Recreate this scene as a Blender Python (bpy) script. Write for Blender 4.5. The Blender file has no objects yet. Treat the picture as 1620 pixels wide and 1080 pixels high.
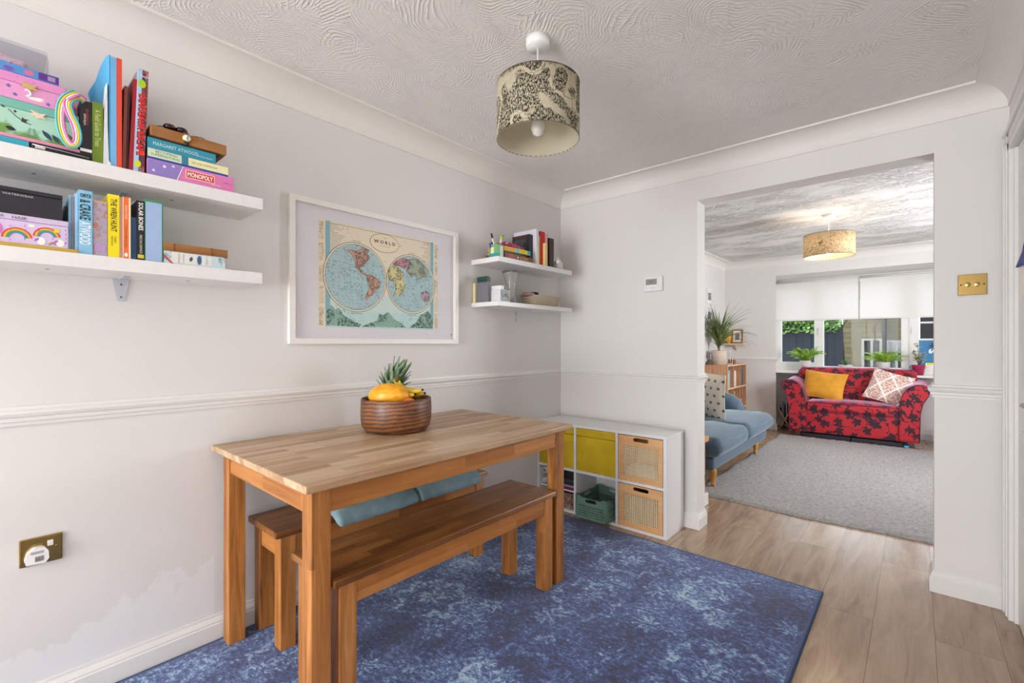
import bpy, math, random
from mathutils import Vector, Matrix, Euler
from mathutils.geometry import tessellate_polygon
PI = math.pi
random.seed(7)
SC = bpy.context.scene
COL = SC.collection

# ------------------------------------------------------------------ camera, world, lights, exposure
cam_data = bpy.data.cameras.new('camera')
cam_data.sensor_width = 36.0
cam_data.lens = 36.0 * 731.0 / 1620.0
cam_data.shift_y = 3.0 / 1620.0
cam_data.clip_start = 0.02
cam = bpy.data.objects.new('camera', cam_data)
cam.location = (2.163, 0.0, 1.212)
cam.rotation_euler = (PI / 2, 0, math.atan(640 / 731.0))
COL.objects.link(cam)
SC.camera = cam

SC.view_settings.view_transform = 'Standard'
SC.view_settings.look = 'None'
SC.view_settings.gamma = 1.0
SC.view_settings.use_curve_mapping = False
SC.view_settings.exposure = 0.60
SC.cycles.max_bounces = 12
SC.cycles.diffuse_bounces = 7
SC.cycles.sample_clamp_indirect = 6.0

world = bpy.data.worlds.new('sky')
SC.world = world
world.use_nodes = True
wb = world.node_tree.nodes['Background']
wb.inputs[0].default_value = (0.80, 0.90, 1.0, 1)
wb.inputs[1].default_value = 2.3

def light(name, kind, loc, rot, energy, color, **kw):
    d = bpy.data.lights.new(name, kind)
    d.energy = energy
    d.color = color
    for k, v in kw.items():
        setattr(d, k, v)
    o = bpy.data.objects.new(name, d)
    o.location = loc
    o.rotation_euler = rot
    COL.objects.link(o)
    return o

# daylight: low-angle sun over the front garden, skylight through the patio doors behind the camera,
# the sky itself lights the bay; added side fill for the living room, added warm fill behind the camera
light('sun', 'SUN', (6, 4, 9), Vector((-0.70, -0.30, 0.62)).to_track_quat('Z', 'Y').to_euler(), 1.6, (1.0, 0.95, 0.86), angle=0.01)
light('patio_daylight', 'AREA', (.95, -3.12, 1.10), (PI / 2, 0, 0), 100, (0.93, 0.96, 1.0), shape='RECTANGLE', size=1.7, size_y=2.1)
light('warm_fill', 'POINT', (1.0, -2.0, 2.05), (0, 0, 0), 12, (1.0, 0.86, 0.68), shadow_soft_size=.15)  # added fill that warms the upper walls and ceiling, no lamp stands here
light('side_fill', 'AREA', (3.50, 5.2, 1.50), (0, PI / 2, 0), 90, (0.96, 0.98, 1.0), shape='RECTANGLE', size=1.2, size_y=1.8)  # added fill that brightens the living room from the unseen side

# ------------------------------------------------------------------ colours and materials
def lin(h):
    h = h.lstrip('#')
    c = [int(h[i:i + 2], 16) / 255 for i in (0, 2, 4)]
    return tuple((x / 12.92 if x <= 0.04045 else ((x + 0.055) / 1.055) ** 2.4) for x in c) + (1.0,)

class NT:
    def __init__(s, name):
        s.m = bpy.data.materials.new(name)
        s.m.use_nodes = True
        s.t = s.m.node_tree
        s.b = s.t.nodes['Principled BSDF']
        s.out = s.t.nodes['Material Output']
        s._tc = None
    def n(s, typ, **kw):
        nd = s.t.nodes.new(typ)
        for k, v in kw.items():
            if k.startswith('i_'):
                key = k[2:]
                key = int(key) if key.isdigit() else key.replace('_', ' ')
                nd.inputs[key].default_value = v
            else:
                setattr(nd, k, v)
        return nd
    def l(s, a, b):
        s.t.links.new(a, b)
        return b
    def co(s, kind='Object'):
        if s._tc is None:
            s._tc = s.n('ShaderNodeTexCoord')
        return s._tc.outputs[kind]
    def math(s, op, a, b=None, c=None, clamp=False):
        nd = s.n('ShaderNodeMath', operation=op, use_clamp=clamp)
        for i, v in enumerate((a, b, c)):
            if v is None: continue
            if isinstance(v, (int, float)): nd.inputs[i].default_value = v
            else: s.l(v, nd.inputs[i])
        return nd.outputs[0]
    def vmath(s, op, a, b=None):
        nd = s.n('ShaderNodeVectorMath', operation=op)
        for i, v in enumerate((a, b)):
            if v is None: continue
            if isinstance(v, (tuple, list)): nd.inputs[i].default_value = v
            else: s.l(v, nd.inputs[i])
        return nd.outputs['Value'] if op in ('LENGTH', 'DISTANCE', 'DOT_PRODUCT') else nd.outputs[0]
    def noise(s, vec, scale=5, detail=3, rough=.5, dist=0, out='Fac'):
        nd = s.n('ShaderNodeTexNoise')
        nd.inputs['Scale'].default_value = scale
        nd.inputs['Detail'].default_value = detail
        nd.inputs['Roughness'].default_value = rough
        nd.inputs['Distortion'].default_value = dist
        s.l(vec, nd.inputs['Vector'])
        return nd.outputs[out]
    def vor(s, vec, scale=5, feature='F1', out='Distance', rnd=1):
        nd = s.n('ShaderNodeTexVoronoi', feature=feature)
        nd.inputs['Scale'].default_value = scale
        nd.inputs['Randomness'].default_value = rnd
        s.l(vec, nd.inputs['Vector'])
        return nd.outputs[out]
    def sep(s, vec):
        nd = s.n('ShaderNodeSeparateXYZ'); s.l(vec, nd.inputs[0]); return nd.outputs
    def comb(s, x, y, z):
        nd = s.n('ShaderNodeCombineXYZ')
        for i, v in enumerate((x, y, z)):
            if isinstance(v, (int, float)): nd.inputs[i].default_value = v
            else: s.l(v, nd.inputs[i])
        return nd.outputs[0]
    def ramp(s, fac, stops, interp='LINEAR'):
        nd = s.n('ShaderNodeValToRGB')
        nd.color_ramp.interpolation = interp
        e = nd.color_ramp.elements
        while len(e) < len(stops): e.new(0.5)
        for el, (p, c) in zip(e, stops):
            el.position = p
            el.color = lin(c) if isinstance(c, str) else (c if isinstance(c, tuple) else (c, c, c, 1))
        s.l(fac, nd.inputs[0])
        return nd.outputs[0]
    def mix(s, fac, a, b):
        nd = s.n('ShaderNodeMix', data_type='RGBA')
        if isinstance(fac, (int, float)): nd.inputs[0].default_value = fac
        else: s.l(fac, nd.inputs[0])
        for i, v in ((6, a), (7, b)):
            if isinstance(v, str): nd.inputs[i].default_value = lin(v)
            else: s.l(v, nd.inputs[i])
        return nd.outputs[2]
    def col(s, v):
        if isinstance(v, str): s.b.inputs['Base Color'].default_value = lin(v)
        else: s.l(v, s.b.inputs['Base Color'])
        return s
    def set(s, **kw):
        for k, v in kw.items():
            s.b.inputs[k.replace('_', ' ')].default_value = v
        return s
    def bump(s, h, strength=.3, dist=.01):
        nd = s.n('ShaderNodeBump')
        nd.inputs['Strength'].default_value = strength
        nd.inputs['Distance'].default_value = dist
        s.l(h, nd.inputs['Height'])
        s.l(nd.outputs[0], s.b.inputs['Normal'])
        return s

_cache = {}
def M(color, rough=.55, metal=0.0, name=None, fleck=0.02):
    """plain painted / paper / plastic surface with a very slight procedural tone variation"""
    key = (color, rough, metal)
    if key in _cache: return _cache[key]
    t = NT(name or 'plain_' + color.strip('#'))
    nz = t.noise(t.co(), 60, 3)
    c = lin(color)
    d = tuple(x * (1 - fleck) for x in c[:3]) + (1,)
    e = tuple(min(1, x * (1 + fleck)) for x in c[:3]) + (1,)
    t.col(t.ramp(nz, [(.3, d), (.7, e)]))
    t.set(Roughness=rough, Metallic=metal)
    _cache[key] = t.m
    return t.m

def wall_mat(name, color, patch=False):
    t = NT(name)
    co = t.co()
    n1 = t.noise(co, 2.2, 3)
    c = lin(color)
    base = t.ramp(n1, [(.2, tuple(x * .97 for x in c[:3]) + (1,)), (.8, tuple(min(1, x * 1.02) for x in c[:3]) + (1,))])
    if patch:
        xyz = t.sep(co)
        ragged = t.noise(co, 5, 8, .65)
        # touch-up paint rising from the skirting with a ragged top edge
        edge = t.math('ADD', t.math('MULTIPLY', ragged, 0.55), t.math('MULTIPLY', t.noise(co, 1.4, 1), .25))
        h = t.math('SUBTRACT', t.math('SUBTRACT', edge, 0.15), xyz[2])
        m = t.math('MULTIPLY', t.math('MULTIPLY', h, 60, clamp=True), t.math('LESS_THAN', xyz[1], .62))
        base = t.mix(t.math('MULTIPLY', m, .45), base, '#e9e9ec')
        dots = t.math('LESS_THAN', t.vor(co, 4.5), .022)
        base = t.mix(t.math('MULTIPLY', dots, .7), base, '#8a8784')
    t.col(base).set(Roughness=.62)
    t.bump(t.noise(co, 160, 4, .6), .06, .002)
    return t.m

WALL = wall_mat('wall_paint', '#dcd9d6')
WALL_L = wall_mat('wall_paint_touched_up', '#d9d7d5', True)
TRIM = wall_mat('trim_gloss_paint', '#e0dedb')
TRIM.node_tree.nodes['Principled BSDF'].inputs['Roughness'].default_value = .35
COVE = wall_mat('cove_paint', '#e2ded9')

def artex(name, color, strength, dist, stipple=False):
    t = NT(name)
    co = t.co()
    warp = t.n('ShaderNodeVectorMath', operation='MULTIPLY_ADD')
    nz = t.n('ShaderNodeTexNoise'); nz.inputs['Scale'].default_value = 3.0; nz.inputs['Detail'].default_value = 2
    t.l(co, nz.inputs['Vector'])
    t.l(nz.outputs['Color'], warp.inputs[0]); warp.inputs[1].default_value = (.22, .22, 0)
    t.l(co, warp.inputs[2])
    p = warp.outputs[0]
    hs = None
    for sc, fr, off in ((3.3, 360, 0.0), (4.6, 430, 3.7)):
        q = t.vmath('ADD', p, (off, off * .7, 0))
        v = t.n('ShaderNodeTexVoronoi', feature='F1'); v.inputs['Scale'].default_value = sc
        t.l(q, v.inputs['Vector'])
        # centre of the stroke fan: cell point pushed sideways by the cell's random colour
        cen = t.vmath('ADD', v.outputs['Position'], t.vmath('SCALE', t.vmath('SUBTRACT', v.outputs['Color'], (.5, .5, .5)), None))
        cen.node.inputs[1].links[0].from_node.inputs['Scale'].default_value = .45
        xyz = t.sep(t.vmath('SUBTRACT', q, cen))
        d = t.vmath('LENGTH', t.comb(xyz[0], xyz[1], 0))
        s = t.math('SINE', t.math('ADD', t.math('MULTIPLY', d, fr), t.math('MULTIPLY', t.noise(p, 6, 4, .6), 26)))
        s = t.math('POWER', t.math('MULTIPLY_ADD', s, .5, .5), 2.5)
        mask = t.ramp(t.noise(q, 5, 5, .7, 1.0), [(.38, 0.08), (.56, .45), (.70, 1.0)])
        h = t.math('MULTIPLY', s, mask)
        hs = h if hs is None else t.math('MAXIMUM', hs, h)
    t.col(color).set(Roughness=.6)
    t.bump(hs, strength, dist)
    return t.m

CEIL = artex('swirled_plaster', '#e3e0dc', .65, .0055)
def stipple(name, color):
    t = NT(name)
    co = t.co()
    x, y, z = t.sep(co)
    p = t.comb(t.math('ADD', t.math('MULTIPLY', x, .8), t.math('MULTIPLY', y, .3)), t.math('MULTIPLY', y, 1.6), 0)
    n = t.noise(p, 24, 6, .7, 1.2)
    h = t.math('MULTIPLY', t.ramp(n, [(.46, 0.0), (.62, 1.0)]), t.ramp(t.noise(p, 2.5, 3), [(.38, .15), (.60, 1.0)]))
    t.col(color).set(Roughness=.6)
    t.bump(h, 1.0, .012)
    return t.m
CEIL2 = stipple('stippled_plaster_living', '#e6e2df')

def wood(name, cols, axis='Y', stave=None, rough=.42, grain=1.0, knots=0.0, bump=.08, brickmix=.5):
    t = NT(name)
    oi = t.n('ShaderNodeObjectInfo')
    rnd = t.math('MULTIPLY', oi.outputs['Random'], 7.0)
    x, y, z = t.sep(t.co())
    a, b, c = {'X': (x, y, z), 'Y': (y, x, z), 'Z': (z, x, y)}[axis]
    a2 = t.math('ADD', a, rnd)
    if stave:
        bb = t.math('ADD', b, c)
        v = t.comb(a2, bb, 0)
        br = t.n('ShaderNodeTexBrick')
        br.offset = .37; br.offset_frequency = 2; br.squash = 1
        t.l(v, br.inputs['Vector'])
        for k, val in (('Scale', 1), ('Mortar Size', .0004), ('Brick Width', stave[0]), ('Row Height', stave[1]), ('Bias', 0), ('Mortar Smooth', 0)):
            br.inputs[k].default_value = val
        br.inputs['Color1'].default_value = (0, 0, 0, 1)
        br.inputs['Color2'].default_value = (1, 1, 1, 1)
        br.inputs['Mortar'].default_value = (.3, .3, .3, 1)
        bf = t.sep(br.outputs['Color'])[0]
        a2 = t.math('ADD', a2, t.math('MULTIPLY', bf, 5))
    gv = t.comb(t.math('MULTIPLY', a2, 1.6), t.math('MULTIPLY', b, 22), t.math('MULTIPLY', c, 22))
    g = t.noise(gv, 1.6, 7, .62, .7)
    g2 = t.noise(t.comb(t.math('MULTIPLY', a2, 6), t.math('MULTIPLY', b, 160), t.math('MULTIPLY', c, 160)), 1.0, 3, .6)
    f = t.math('MULTIPLY_ADD', t.math('SUBTRACT', g, .5), 1.7 * grain, .5)
    f = t.math('ADD', t.math('MULTIPLY', f, .85), t.math('MULTIPLY', g2, .15))
    if stave:
        f = t.math('ADD', t.math('MULTIPLY', f, 1 - brickmix), t.math('MULTIPLY', bf, brickmix))
    n = len(cols)
    stops = [(.12 + .76 * i / (n - 1), cc) for i, cc in enumerate(cols)]
    colr = t.ramp(f, stops)
    if knots:
        m = t.ramp(t.noise(t.co(), 3.2, 5, .6), [(.60, 0.0), (.75, 1.0)])
        colr = t.mix(t.math('MULTIPLY', m, knots), colr, cols[0])
    t.col(colr).set(Roughness=rough)
    t.bump(t.math('ADD', g2, g), bump, .002)
    return t.m

OAK_TOP = wood('worn_table_top', ['#8a6544', '#a88462', '#bb9c79', '#c8ae8e', '#cfbb9e'], 'Y', (.34, .042), .38, .9, brickmix=.45)
OAK_Y = wood('orange_oak_along', ['#7c4516', '#a5672b', '#b9793a', '#c88d50'], 'Y', (.30, .045), .40, .9, brickmix=.4)
OAK_X = wood('orange_oak_across', ['#7c4516', '#a5672b', '#b9793a', '#c88d50'], 'X', (.30, .045), .40, .9, brickmix=.4)
OAK_Z = wood('orange_oak_upright', ['#6e3c12', '#98602a', '#b47436', '#c78b4e'], 'Z', (9, .05), .42, 1.35, brickmix=.25)
OAK_BENCH = wood('worn_bench_top', ['#522e10', '#7c4c20', '#96622f', '#a97541'], 'Y', (.30, .042), .34, 1.2, knots=.6, brickmix=.45)
PINE = wood('light_pine', ['#c68f52', '#d8a468', '#e2b47c', '#e8c08c'], 'X', None, .5, .6)
OAKV = wood('bookcase_oak', ['#9c6a44', '#b98660', '#cc9c76', '#d5aa86'], 'Z', None, .5, .8)
BROWNW = wood('brown_box_wood', ['#6b4420', '#8a5a2c', '#a06e3b', '#b0804c'], 'Y', None, .55, .8)

def floor_mat():
    t = NT('oak_laminate')
    x, y, z = t.sep(t.co())
    xo = t.math('ADD', x, -0.02)
    v = t.comb(y, xo, 0)
    br = t.n('ShaderNodeTexBrick'); br.offset = .43; br.offset_frequency = 2
    t.l(v, br.inputs['Vector'])
    for k, val in (('Scale', 1), ('Mortar Size', .0012), ('Brick Width', 1.28), ('Row Height', .20), ('Bias', 0), ('Mortar Smooth', 0.2)):
        br.inputs[k].default_value = val
    br.inputs['Color1'].default_value = (0, 0, 0, 1); br.inputs['Color2'].default_value = (1, 1, 1, 1)
    br.inputs['Mortar'].default_value = (0, 0, 0, 1)
    bf = t.sep(br.outputs['Color'])[0]
    y2 = t.math('ADD', y, t.math('MULTIPLY', bf, 9))
    g = t.noise(t.comb(t.math('MULTIPLY', y2, 1.4), t.math('MULTIPLY', x, 9), 0), 1.7, 7, .6, 1.2)
    g2 = t.noise(t.comb(t.math('MULTIPLY', y2, 4), t.math('MULTIPLY', x, 110), 0), 1, 3)
    f = t.math('ADD', t.math('ADD', t.math('MULTIPLY', g, .65), t.math('MULTIPLY', g2, .15)), t.math('MULTIPLY', bf, .2))
    c = t.ramp(f, [(.22, '#735947'), (.42, '#93785f'), (.55, '#a88d74'), (.75, '#b9a18a')])
    c = t.mix(br.outputs['Fac'], c, '#6d5645')
    t.col(c).set(Roughness=.20, IOR=1.7)
    t.bump(t.math('ADD', t.math('MULTIPLY', br.outputs['Fac'], -1.0), t.math('MULTIPLY', g2, .25)), .12, .0015)
    return t.m
FLOOR = floor_mat()

def blue_rug_mat():
    t = NT('faded_blue_rug')
    co = t.co()
    x, y, z = t.sep(co)
    wv = t.n('ShaderNodeVectorMath', operation='MULTIPLY_ADD')
    nz = t.n('ShaderNodeTexNoise'); nz.inputs['Scale'].default_value = 9; nz.inputs['Detail'].default_value = 5
    t.l(co, nz.inputs['Vector']); t.l(nz.outputs['Color'], wv.inputs[0]); wv.inputs[1].default_value = (.10, .10, 0); t.l(co, wv.inputs[2])
    p = wv.outputs[0]
    # rosette motifs: petalled rings round the points of a loose grid
    motif = None
    for sc, off in ((1.9, 0.0), (3.4, 5.3)):
        q = t.vmath('ADD', p, (off, off, 0))
        v = t.n('ShaderNodeTexVoronoi', feature='F1'); v.inputs['Scale'].default_value = sc; v.inputs['Randomness'].default_value = .55
        t.l(q, v.inputs['Vector'])
        dx, dy, dz = t.sep(t.vmath('SUBTRACT', q, v.outputs['Position']))
        ang = t.math('ARCTAN2', dy, dx)
        r = t.vmath('LENGTH', t.comb(dx, dy, 0))
        pet = t.math('MULTIPLY', t.math('SINE', t.math('MULTIPLY', ang, 8)), .018)
        rr = t.math('ADD', r, pet)
        band = t.math('SINE', t.math('MULTIPLY', rr, 52))
        ring = t.ramp(band, [(.60, 0.0), (.75, 1.0)])
        fade = t.ramp(t.math('MULTIPLY', r, sc * 1.2), [(.3, 1.0), (.65, 0.1)])
        m = t.math('MULTIPLY', ring, fade)
        motif = m if motif is None else t.math('MAXIMUM', motif, m)
    fine = t.noise(co, 75, 8, .8)
    fleck = t.noise(t.comb(t.math('MULTIPLY', x, 1.0), t.math('MULTIPLY', y, 2.0), 0), 32, 6, .75)
    big = t.noise(co, 3.4, 5, .6)
    wear = t.noise(co, 1.1, 2)
    f = t.math('ADD', t.math('MULTIPLY', fine, .52), t.math('MULTIPLY', fleck, .40))
    f = t.math('ADD', f, t.math('MULTIPLY', big, .34))
    f = t.math('ADD', f, t.math('MULTIPLY', motif, .062))
    f = t.math('ADD', f, t.math('MULTIPLY', wear, .20))
    # original darker border of the rug pattern
    bx = t.math('LESS_THAN', t.math('SUBTRACT', .895, t.math('ABSOLUTE', x)), .012)
    c = t.ramp(f, [(.60, '#090f2a'), (.69, '#16265c'), (.75, '#304b8f'), (.795, '#5d80b3'), (.85, '#a9c4d6')])
    c = t.mix(bx, c, '#2a4372')
    t.col(c).set(Roughness=.85)
    t.b.inputs['Sheen Weight'].default_value = .25
    t.b.inputs['Sheen Roughness'].default_value = .6
    t.bump(t.math('ADD', t.noise(co, 420, 3, .7), t.math('MULTIPLY', fine, 1.0)), .5, .004)
    return t.m
RUGB = blue_rug_mat()

def fabric(name, color, color2=None, scale=300, rough=.85, sheen=.3, bump=.25, sheen_tint=None):
    t = NT(name)
    co = t.co()
    nz = t.noise(co, 14, 4)
    c = lin(color); d = lin(color2) if color2 else tuple(x * .85 for x in c[:3]) + (1,)
    t.col(t.ramp(nz, [(.3, d), (.7, c)])).set(Roughness=rough)
    t.b.inputs['Sheen Weight'].default_value = sheen
    t.b.inputs['Sheen Roughness'].default_value = .4
    if sheen_tint: t.b.inputs['Sheen Tint'].default_value = lin(sheen_tint)
    t.bump(t.noise(co, scale, 2), bump, .003)
    return t.m

def floral_mat():
    t = NT('red_flock_floral')
    co = t.co()
    wv = t.n('ShaderNodeVectorMath', operation='MULTIPLY_ADD')
    nz = t.n('ShaderNodeTexNoise'); nz.inputs['Scale'].default_value = 16; nz.inputs['Detail'].default_value = 2
    t.l(co, nz.inputs['Vector']); t.l(nz.outputs['Color'], wv.inputs[0]); wv.inputs[1].default_value = (.05, .05, .05); t.l(co, wv.inputs[2])
    p = wv.outputs[0]
    x, y, z = t.sep(p)
    # work on a plane that follows both the upright and the level faces
    q2 = t.comb(x, t.math('ADD', z, t.math('MULTIPLY', y, .9)), 0)
    v = t.n('ShaderNodeTexVoronoi', feature='F1', voronoi_dimensions='2D'); v.inputs['Scale'].default_value = 7.5; v.inputs['Randomness'].default_value = .8
    t.l(q2, v.inputs['Vector'])
    dx, dy, dz = t.sep(t.vmath('SUBTRACT', q2, v.outputs['Position']))
    ang = t.math('ARCTAN2', dy, dx)
    r = t.vmath('LENGTH', t.comb(dx, dy, 0))
    lim = t.math('MULTIPLY_ADD', t.math('ABSOLUTE', t.math('SINE', t.math('MULTIPLY', ang, 2.5))), .028, .022)
    flower = t.math('LESS_THAN', r, lim)
    stem = t.math('LESS_THAN', t.math('ABSOLUTE', t.math('SUBTRACT', t.noise(q2, 5, 1), .5)), .012)
    leaf = t.math('LESS_THAN', t.vor(q2, 15), .20)
    m = t.math('MAXIMUM', t.math('MAXIMUM', flower, stem), leaf)
    c = t.mix(m, '#ad1a26', '#330a1e')
    t.col(c).set(Roughness=.7)
    t.b.inputs['Sheen Weight'].default_value = 1.0
    t.b.inputs['Sheen Roughness'].default_value = .35
    t.b.inputs['Sheen Tint'].default_value = lin('#e8cdf4')
    t.bump(m, .3, .003)
    return t.m
FLORAL = floral_mat()
VELVET = fabric('blue_velvet', '#4c6172', '#3c5061', 200, .75, .8, .1, '#c4d0d6')
MUSTARD = fabric('mustard_velvet', '#d99a2b', '#c98a1e', 260, .8, .3, .1)

def dots_mat():
    t = NT('spotted_cushion_cover')
    x, y, z = t.sep(t.co())
    u = t.math('MULTIPLY', x, 13.5); w = t.math('MULTIPLY', y, 13.5)
    row = t.math('FLOOR', w)
    sh = t.math('MULTIPLY', t.math('MODULO', t.math('ABSOLUTE', row), 2), .5)
    fx = t.math('SUBTRACT', t.math('FRACT', t.math('ADD', u, sh)), .5)
    fy = t.math('SUBTRACT', t.math('FRACT', w), .5)
    d = t.vmath('LENGTH', t.comb(fx, fy, 0))
    t.col(t.mix(t.math('LESS_THAN', d, .19), '#ece2d3', '#957348')).set(Roughness=.9)
    return t.m
DOTS = dots_mat()

def ogee_mat():
    t = NT('pale_ogee_cushion_cover')
    x, y, z = t.sep(t.co())
    u = t.math('MULTIPLY', x, 5.2); w = t.math('MULTIPLY', y, 4.0)
    a = t.math('ABSOLUTE', t.math('SUBTRACT', t.math('FRACT', t.math('ADD', u, w)), .5))
    b = t.math('ABSOLUTE', t.math('SUBTRACT', t.math('FRACT', t.math('SUBTRACT', u, w)), .5))
    e = t.math('MINIMUM', a, b)
    speck = t.ramp(t.noise(t.co(), 70, 3, .6), [(.45, '#e3cfc4'), (.56, '#b0806f')])
    t.col(t.mix(t.math('LESS_THAN', e, .06), speck, '#ece2e0')).set(Roughness=.9)
    return t.m
OGEE = ogee_mat()

def shag_mat():
    t = NT('grey_shag')
    co = t.co()
    t.col(t.ramp(t.noise(co, 40, 6, .75), [(.3, '#99948f'), (.5, '#bfbab8'), (.7, '#d6d2d1')])).set(Roughness=.95)
    t.bump(t.noise(co, 110, 5, .8), 1.0, .02)
    return t.m
SHAG = shag_mat()

def print_mat(name, base, ink, scale=60, thr=.5, rough=.8, stretch=(1, 1, 1), detail=5, width=.05, trans=0.0):
    """paper or fabric covered in an engraved line print"""
    t = NT(name)
    mp = t.n('ShaderNodeMapping'); mp.inputs['Scale'].default_value = stretch
    t.l(t.co(), mp.inputs['Vector'])
    p = mp.outputs[0]
    n1 = t.noise(p, scale, detail, .7, .6)
    m = t.ramp(n1, [(thr - width, 0.0), (thr + width, 1.0)])
    n2 = t.ramp(t.noise(p, scale * .13, 3), [(.42, 0.0), (.50, 1.0)])
    m = t.math('MULTIPLY', m, t.math('MULTIPLY_ADD', n2, .8, .2))
    t.col(t.mix(m, base, ink)).set(Roughness=rough)
    return t.m

def multi_mat(name, stops, scale=20, detail=3, rough=.45, dist=1.5):
    t = NT(name)
    t.col(t.ramp(t.noise(t.co(), scale, detail, .6, dist), stops, 'CONSTANT')).set(Roughness=rough)
    return t.m

BRASS = NT('polished_brass').col('#a88d55').set(Metallic=1.0, Roughness=.20).m
STEEL = NT('brushed_metal').col('#b9bcc0').set(Metallic=.9, Roughness=.35).m
WHITE = M('#e6e5e4', .45)
SHELFW = M('#e4e3e3', .35)
PAGE = M('#e6dcc8', .9)
BLACK = M('#17171b', .45)
DARK = M('#25252d', .6)

def glass_mat(name, tint=(1, 1, 1, 1), ior=1.45, rough=0.0):
    t = NT(name)
    lw = t.n('ShaderNodeLayerWeight')
    fr = t.math('MULTIPLY_ADD', t.math('POWER', lw.outputs['Facing'], 5.0), (ior - 1) * 1.2, (ior - 1) * .05)
    tr = t.n('ShaderNodeBsdfTransparent'); tr.inputs[0].default_value = tint
    gl = t.n('ShaderNodeBsdfGlossy'); gl.inputs['Roughness'].default_value = rough
    mx = t.n('ShaderNodeMixShader')
    t.l(fr, mx.inputs[0]); t.l(tr.outputs[0], mx.inputs[1]); t.l(gl.outputs[0], mx.inputs[2])
    t.l(mx.outputs[0], t.out.inputs[0])
    return t.m
GLASS = glass_mat('window_glass', ior=1.12)
PICGLASS = glass_mat('picture_glass', ior=1.06, rough=.35)
CLEAR = glass_mat('clear_plastic', (.93, .93, .96, 1), 1.4, .05)
CRYSTAL = NT('cut_glass').col('#f2f2f0').set(Roughness=.05, IOR=1.5, Transmission_Weight=.9).m

def translucent(name, color, amount=.5):
    t = NT(name)
    df = t.n('ShaderNodeBsdfDiffuse'); tl = t.n('ShaderNodeBsdfTranslucent'); mx = t.n('ShaderNodeMixShader')
    df.inputs[0].default_value = lin(color); tl.inputs[0].default_value = lin(color)
    mx.inputs[0].default_value = amount
    t.l(df.outputs[0], mx.inputs[1]); t.l(tl.outputs[0], mx.inputs[2]); t.l(mx.outputs[0], t.out.inputs[0])
    return t, df, tl
BLIND = translucent('roller_blind_cloth', '#f4f2ef', .45)[0].m

def shade_mat(name, base, ink, scale, thr, trans):
    t, df, tl = translucent(name, base, trans)
    co = t.co()
    ang = t.math('ARCTAN2', t.sep(co)[1], t.sep(co)[0])
    z = t.sep(co)[2]
    p = t.comb(t.math('MULTIPLY', ang, .16), 0, z)
    n1 = t.math('ADD', t.math('MULTIPLY', t.noise(t.comb(t.math('MULTIPLY', ang, .40), 0, z), scale, 6, .8, .3), .6), t.math('MULTIPLY', t.noise(p, scale * 1.6, 4, .7), .4))
    ink_m = t.ramp(n1, [(thr - .03, 0.0), (thr + .03, 1.0)])
    blocks = t.ramp(t.noise(p, 9, 2, .5, .3), [(.40, 0.2), (.45, 1.0)])
    m = t.math('MULTIPLY', ink_m, blocks)
    # roads of the printed town map left blank
    road = t.math('LESS_THAN', t.math('ABSOLUTE', t.math('SUBTRACT', t.noise(p, 5.5, 1), .5)), .018)
    m = t.math('MULTIPLY', m, t.math('SUBTRACT', 1, road))
    cut = t.math('LESS_THAN', t.vor(p, 26, 'DISTANCE_TO_EDGE'), .02)
    m = t.math('MAXIMUM', m, t.math('MULTIPLY', t.math('MULTIPLY', cut, .7), blocks))
    c = t.mix(m, base, ink)
    t.l(c, df.inputs[0]); t.l(c, tl.inputs[0])
    return t.m
SHADE = shade_mat('town_map_shade', '#d8cfb6', '#2e2820', 85, .49, .30)
SHADE2 = shade_mat('town_map_shade_lit', '#e0c8a4', '#5f4630', 50, .55, .35)
SHADE_IN = translucent('shade_lining', '#ddd6bd', .3)[0].m

def leaf_mat(name, a, b, rough=.5):
    t = NT(name)
    t.col(t.ramp(t.noise(t.co(), 14, 3), [(.35, a), (.65, b)])).set(Roughness=rough)
    t.b.inputs['Transmission Weight'].default_value = 0.0
    return t.m
LEAF_DARK = leaf_mat('dark_strap_leaf', '#4f6130', '#7c8a4b')
LEAF_PALM = leaf_mat('fresh_palm_leaf', '#6ea02a', '#b8d850')
LEAF_SUCC = leaf_mat('succulent_leaf', '#3d6b3a', '#5f8f55')
LEAF_VAR = leaf_mat('variegated_leaf', '#5b6b3a', '#d9d3a8')
LEAF_PINE = leaf_mat('pineapple_leaf', '#4f6e4c', '#8fa583')
IVY = leaf_mat('ivy_leaf', '#2f5a20', '#86a84f')

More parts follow.
